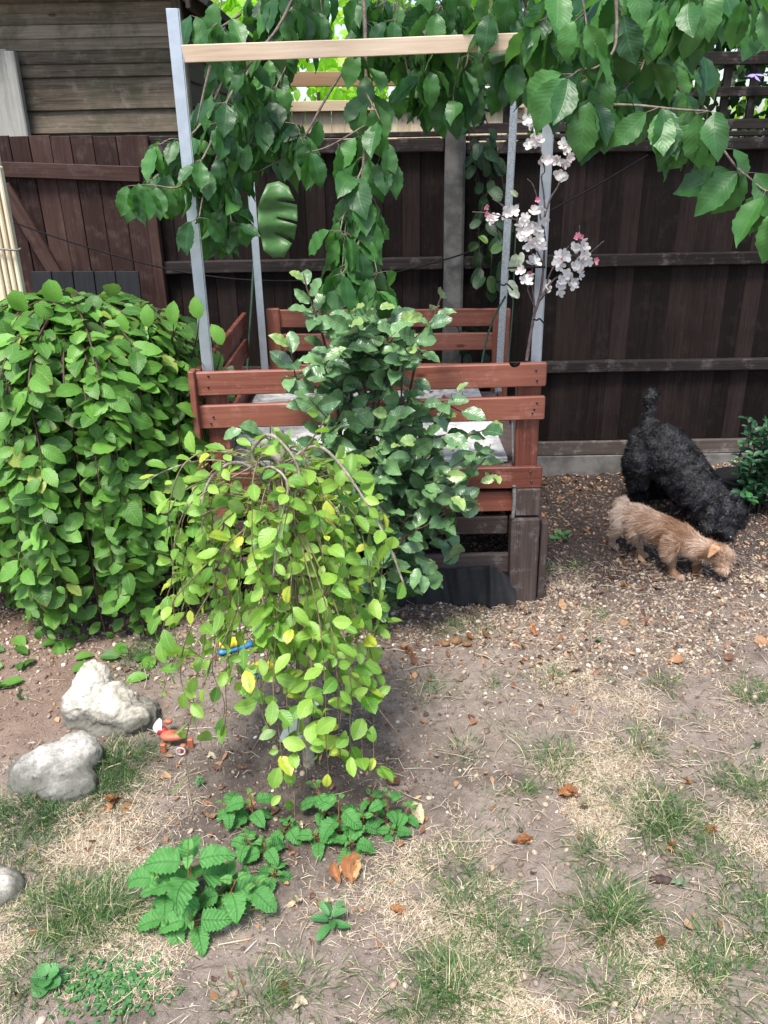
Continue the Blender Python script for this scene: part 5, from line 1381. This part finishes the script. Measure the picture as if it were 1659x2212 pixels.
# green grass, sparse and in tufts
x, y = clustered(GT, 44000, lambda x, y: np.clip(.35 + 1.1 * nz2(x, y, 24, 7) - .2, 0, 1))
x2, y2 = clustered(DRY, 5200, lambda x, y: np.clip(2.2 * (nz2(x, y, 11, 3) - .45), 0, 1)); x = np.concatenate([x, x2]); y = np.concatenate([y, y2]); N = len(x)
A = Acc(); D = dens(x, y, GT)
gx = np.zeros(N); gy = np.zeros(N); best = np.full(N, 9.)
for c, r, w in GT:
    q = ((x - c[0]) ** 2 + (y - c[1]) ** 2) / r ** 2; k = q < best; best[k] = q[k]; gx[k] = ((x - c[0]) / r)[k]; gy[k] = ((y - c[1]) / r)[k]
az = rng.random(N) * 6.283
dx = gx * .5 + np.cos(az) * .42; dy = gy * .5 + np.sin(az) * .42
blades(A, np.stack([x, y, hz(x, y)], -1), np.stack([dx, dy, np.ones(N)], -1), np.clip(rng.lognormal(math.log(.044), .35, N) * (.5 + .7 * D), .012, .12), rng.uniform(.0012, .0030, N), rng.uniform(.2, 1.7, N),
       np.clip(rng.normal(.40, .2, N) + .55 * (rng.random(N) < .12) + .25 * (1 - D) * rng.random(N) - .25 * (y > 1.5) * (x < -.35), 0, 1))
tag(A.build('grass', M['grass'], None), kind='stuff', label='tufts of green grass growing in the dry soil', cat='grass')
# creeping ground cover at lower left
x = rng.normal(0, 1, 520); y = rng.normal(0, 1, 520); c = gnd(235, 2140); x = c.x + x * .055; y = c.y + y * .035; N = len(x)
A = Acc(); az = rng.random(N) * 6.283
leaves(A, 'lowround', np.stack([x, y, hz(x, y) + rng.uniform(.003, .012, N)], -1), np.stack([np.cos(az), np.sin(az), rng.uniform(-.1, .5, N)], -1), np.tile((0, -.1, 1.), (N, 1)) + rng.normal(0, .3, (N, 3)), rng.uniform(.006, .012, N), .8)
tag(A.build('creeping_weed', M['weed'], None), kind='stuff', label='low creeping weed with tiny round leaves', cat='weed')
# fallen green leaves under the big bush
x, y = rng.uniform(-1.5, -.75, 34), rng.uniform(2.2, 2.5, 34); N = 34; az = rng.random(N) * 6.283; A = Acc()
k = x < -.62 * y + .55 + 9; leaves(A, 'willow', np.stack([x, y, hz(x, y) + .012], -1), np.stack([np.cos(az), np.sin(az), .15 + 0 * az], -1), np.tile((0, -.2, 1.), (N, 1)) + rng.normal(0, .2, (N, 3)), rng.uniform(.05, .085, N), .55, bend=.5)
tag(A.build('fallen_leaves', M['bush'], None), kind='stuff', label='green leaves lying on the soil at the foot of the big bush', cat='fallen leaves')

# ================================================================== DOGS
def surf_sample(o, n):
    me = o.data; me.calc_loop_triangles()
    V = np.empty(len(me.vertices) * 3, np.float32); me.vertices.foreach_get('co', V); V = V.reshape(-1, 3)
    NV = np.empty(len(me.vertices) * 3, np.float32); me.vertices.foreach_get('normal', NV); NV = NV.reshape(-1, 3)
    Tn = np.empty(len(me.loop_triangles) * 3, np.int32); me.loop_triangles.foreach_get('vertices', Tn); Tn = Tn.reshape(-1, 3)
    a_, b, c = V[Tn[:, 0]], V[Tn[:, 1]], V[Tn[:, 2]]
    ar = np.linalg.norm(np.cross(b - a_, c - a_), axis=1); i = rng.choice(len(Tn), n, p=ar / ar.sum())
    u, v = rng.random(n), rng.random(n); k = u + v > 1; u[k], v[k] = 1 - u[k], 1 - v[k]; w = 1 - u - v
    mixv = lambda Q: Q[Tn[i, 0]] * w[:, None] + Q[Tn[i, 1]] * u[:, None] + Q[Tn[i, 2]] * v[:, None]
    return mixv(V).astype(float), unit(mixv(NV).astype(float))
def fur(A, P, Nn, flow, L, w, br, lift=.35, curl=0.0, segs=3, clump=.0):
    """hair strands as thin ribbons combed along flow"""
    n = len(P); fl = unit(flow - Nn * (flow * Nn).sum(-1, keepdims=True))
    L = np.broadcast_to(L, (n,))[:, None]; s0 = unit(np.cross(fl, Nn) + rng.normal(0, .5, (n, 3)))
    ph = rng.random((n, 1)) * 6.28; V = []
    lf_ = np.broadcast_to(lift, (n,))[:, None]
    for q in range(segs + 1):
        f = q / segs
        c = P + Nn * (L * lf_ * (f - .45 * f * f) - .001) + fl * L * f * .9
        if curl: c = c + (np.cross(fl, Nn) * np.sin(ph + f * 9) + Nn * np.cos(ph + f * 9) * .7) * curl * (.3 + f)
        ww = w * (1 - .75 * f) / 2
        V += [c - s0 * ww, c + s0 * ww]
    V = np.stack(V, 1).reshape(-1, 3); m = 2 * (segs + 1)
    F = np.array([(2 * k, 2 * k + 1, 2 * k + 3, 2 * k + 2) for k in range(segs)])
    F = (F[None] + (np.arange(n) * m)[:, None, None]).reshape(-1, 4)
    A.add(V, [F], br=np.repeat(br, m))

def tan_dog():
    g = gnd(1440, 1215); root = thing('dog', 'small tan wiry coated dog sniffing the gravel in front of the black dog', 'dog', g)
    p = lambda x, y, Y: at(x, y, Y)
    rump, mid, sho = p(1352, 1112, 3.10), p(1412, 1138, 3.00), p(1470, 1165, 2.91)
    neck, head, muz, nose = p(1512, 1184, 2.865), p(1552, 1198, 2.835), p(1562, 1222, 2.81), p(1566, 1234, 2.80)
    B = chain([(rump, .054), (p(1380, 1122, 3.05), .062), (mid, .063), (p(1442, 1150, 2.955), .062), (sho, .062), (p(1492, 1176, 2.885), .050), (neck, .042), (p(1530, 1188, 2.85), .040)])
    B += [(head, (.047, .044, .043)), (p(1566, 1204, 2.83), .034)]
    B += chain([(head, .038), (muz, .027), (nose, .020)])
    B += chain([(p(1348, 1092, 3.11), .030), (p(1340, 1092, 3.15), .018)])
    def leg(*pts): return chain([(q, r) for q, r in pts])
    gp = lambda x, y, u: gnd(x, y, u)
    # hind legs: thigh, knee forward, hock back, foot
    B += leg((p(1346, 1115, 3.08), .045), (p(1344, 1135, 3.07), .032), (p(1330, 1150, 3.09), .019), (gp(1322, 1176, .03), .014), (gp(1322, 1180, .011), .014), (gp(1331, 1186, .008), .012))
    B += leg((p(1372, 1122, 3.04), .045), (p(1374, 1145, 3.02), .032), (p(1372, 1163, 3.04), .020), (gp(1380, 1193, .035), .014), (gp(1382, 1198, .012), .014), (gp(1394, 1203, .008), .013))
    # fore legs
    B += leg((p(1455, 1172, 2.87), .038), (p(1446, 1192, 2.86), .026), (gp(1447, 1238, .055), .018), (gp(1450, 1240, .014), .017), (gp(1464, 1248, .009), .016), (gp(1473, 1249, .008), .012))
    B += leg((p(1492, 1172, 2.93), .034), (p(1494, 1195, 2.92), .022), (gp(1499, 1226, .03), .016), (gp(1504, 1232, .010), .014), (gp(1512, 1236, .008), .011))
    B = [(b[0], np.array(b[1]) * .90) for b in B]
    body = remeshed('body', B, .006, 4, M['tanskin'], root)
    A = Acc(); P, Nn = surf_sample(body, 42000)
    rump_, head_ = np.array(rump), np.array(head)
    ax = unit((np.array(neck) - rump_)); flow = np.tile(-ax, (len(P), 1)) - UP * .55
    hd = np.linalg.norm(P - head_, axis=1) < .06
    flow[hd] = -unit(np.array(nose) - head_) + UP * .0
    legs = P[:, 2] < .075; flow[legs] = -UP - ax * .2
    cl = np.stack([vnoise(P[:, 0] * 60 + k * 9, P[:, 2] * 60 + P[:, 1] * 50 + k * 5) - .5 for k in range(3)], -1)
    flow = unit(flow) + cl * 1.3 + rng.normal(0, .16, flow.shape)
    s = ((P - rump_) * ax).sum(1)
    L = rng.uniform(.6, 1.2, len(P)) * np.where(hd, .022, np.where(legs, .016, .034))
    lightp = .42 + .28 * np.exp(-((s - .02) / .07) ** 2) + (vnoise(P[:, 0] * 22, P[:, 1] * 22 + P[:, 2] * 25) - .5) * .55
    br = np.clip(lightp - .30 * (s > .20) * (s < .30) * (vnoise(P[:, 0] * 30, P[:, 1] * 30) > .4) + rng.normal(0, .24, len(P)), 0, 1)
    fur(A, P, Nn, flow, L, .0014, br, lift=np.where(hd, .75, rng.uniform(.3, .65, len(P))))
    A.build('fur', M['tanfur'], root)
    # ears: folded flaps
    for nm, e0, tip, back in (('ear', p(1540, 1180, 2.80), p(1530, 1204, 2.79), p(1552, 1186, 2.79)), ('ear', p(1522, 1172, 2.86), p(1516, 1196, 2.84), p(1532, 1174, 2.87))):
        E = chain([(e0, .010), ((e0 + tip) / 2, .009), (tip, .005)]) + chain([(back, .009), (tip, .005)]) + chain([(e0, .010), (back, .010)])
        ea = remeshed(nm, E, .003, 3, M['orangeear'], root)
        Af = Acc(); P, Nn = surf_sample(ea, 1500); fur(Af, P, Nn, np.tile(-UP, (len(P), 1)) + rng.normal(0, .3, P.shape), .009, .0009, np.clip(rng.normal(.4, .15, len(P)), 0, 1)); Af.build('ear_fur', M['tanfur'], ea)
    A = Acc(); V, F = ICO2; A.add(V * .0075 + np.array(nose) + np.array((.010, -.012, -.006)), [F]); A.build('nose', M['wet'], root)
    A = Acc(); e = head + Vector((.016, -.036, -.004)); A.add(V * .006 + np.array(e), [F]); A.build('eye', M['wet'], root)
    A = Acc(); e = head + Vector((.044, -.014, .0)); A.add(V * .006 + np.array(e), [F]); A.build('eye', M['wet'], root)
tan_dog()

def black_dog():
    g = gnd(1440, 1090); root = thing('dog', 'large curly black dog with raised tail sniffing beside the fence', 'dog', g)
    p = at
    rump, sho, head = p(1405, 965, 3.62), p(1492, 1038, 3.40), p(1566, 1100, 3.24)
    muz, nose = p(1568, 1135, 3.19), p(1570, 1150, 3.16)
    B = chain([(rump, .105), (p(1432, 972, 3.56), .116), (p(1458, 1000, 3.48), .116), (sho, .104), (p(1525, 1070, 3.33), .080), (p(1545, 1085, 3.28), .068)])
    B += [(p(1392, 985, 3.58), (.085, .09, .10)), (head, (.072, .070, .066)), (p(1575, 1098, 3.26), .055)]
    B += chain([(head, .060), (muz, .044), (nose, .034)])
    B += chain([(p(1404, 925, 3.64), .036), (p(1403, 900, 3.67), .021), (p(1402, 876, 3.68), .019), (p(1403, 858, 3.68), .024), (p(1412, 851, 3.68), .022), (p(1419, 856, 3.68), .014)])
    gp = gnd
    def leg(*pts): return chain([(q, r) for q, r in pts])
    B += leg((p(1385, 1000, 3.56), .085), (p(1380, 1035, 3.56), .055), (p(1372, 1052, 3.60), .035), (gp(1378, 1085, .03), .028), (gp(1388, 1092, .018), .024))
    B += leg((p(1415, 1020, 3.66), .080), (p(1425, 1050, 3.66), .050), (p(1420, 1060, 3.68), .034), (gp(1425, 1072, .03), .028), (gp(1435, 1078, .018), .024))
    B += leg((p(1508, 1078, 3.28), .060), (p(1522, 1105, 3.25), .038), (gp(1535, 1146, .07), .026), (gp(1538, 1152, .020), .026), (gp(1550, 1157, .016), .022))
    B += leg((p(1520, 1075, 3.44), .060), (p(1530, 1100, 3.42), .040), (gp(1540, 1118, .06), .032), (gp(1542, 1120, .02), .028), (gp(1552, 1125, .018), .024))
    # long hanging ears
    for e in ((p(1540, 1092, 3.20), p(1528, 1140, 3.17)), (p(1590, 1085, 3.30), p(1598, 1130, 3.28))):
        B += chain([(e[0], .030), (e[1], .026)])
    def disp(co, no):
        for i in range(len(co)):
            v = Vector(co[i]); co[i] += no[i] * (.010 * mn.noise(v * 38) + .006 * mn.noise(v * 85))
        return co
    body = remeshed('body', B, .009, 3, M['blackskin'], root, disp)
    A = Acc(); P, Nn = surf_sample(body, 46000)
    ax = unit(np.array(head) - np.array(rump))
    cl = np.stack([vnoise(P[:, 0] * 42 + k * 9, P[:, 2] * 42 + P[:, 1] * 36 + k * 5) - .5 for k in range(3)], -1)
    flow = -ax * .4 - UP * .6 + cl * 4.2
    br = np.clip(.35 + (vnoise(P[:, 0] * 45, P[:, 2] * 45 + P[:, 1] * 30) - .5) * 1.3 + rng.normal(0, .15, len(P)), 0, 1)
    fur(A, P, Nn, flow, rng.uniform(.014, .032, len(P)), .0018, br, lift=.48, curl=.0040, segs=5)
    A.build('fur', M['blackfur'], root)
    V, F = ICO2
    A = Acc(); A.add(V * .014 + np.array(nose) + np.array((.006, -.028, -.012)), [F]); A.build('nose', M['wet'], root)
    for d_ in ((-.02, -.062, .004), (.05, -.045, .004)):
        A = Acc(); A.add(V * .008 + np.array(head) + np.array(d_), [F]); A.build('eye', M['wet'], root)
black_dog()
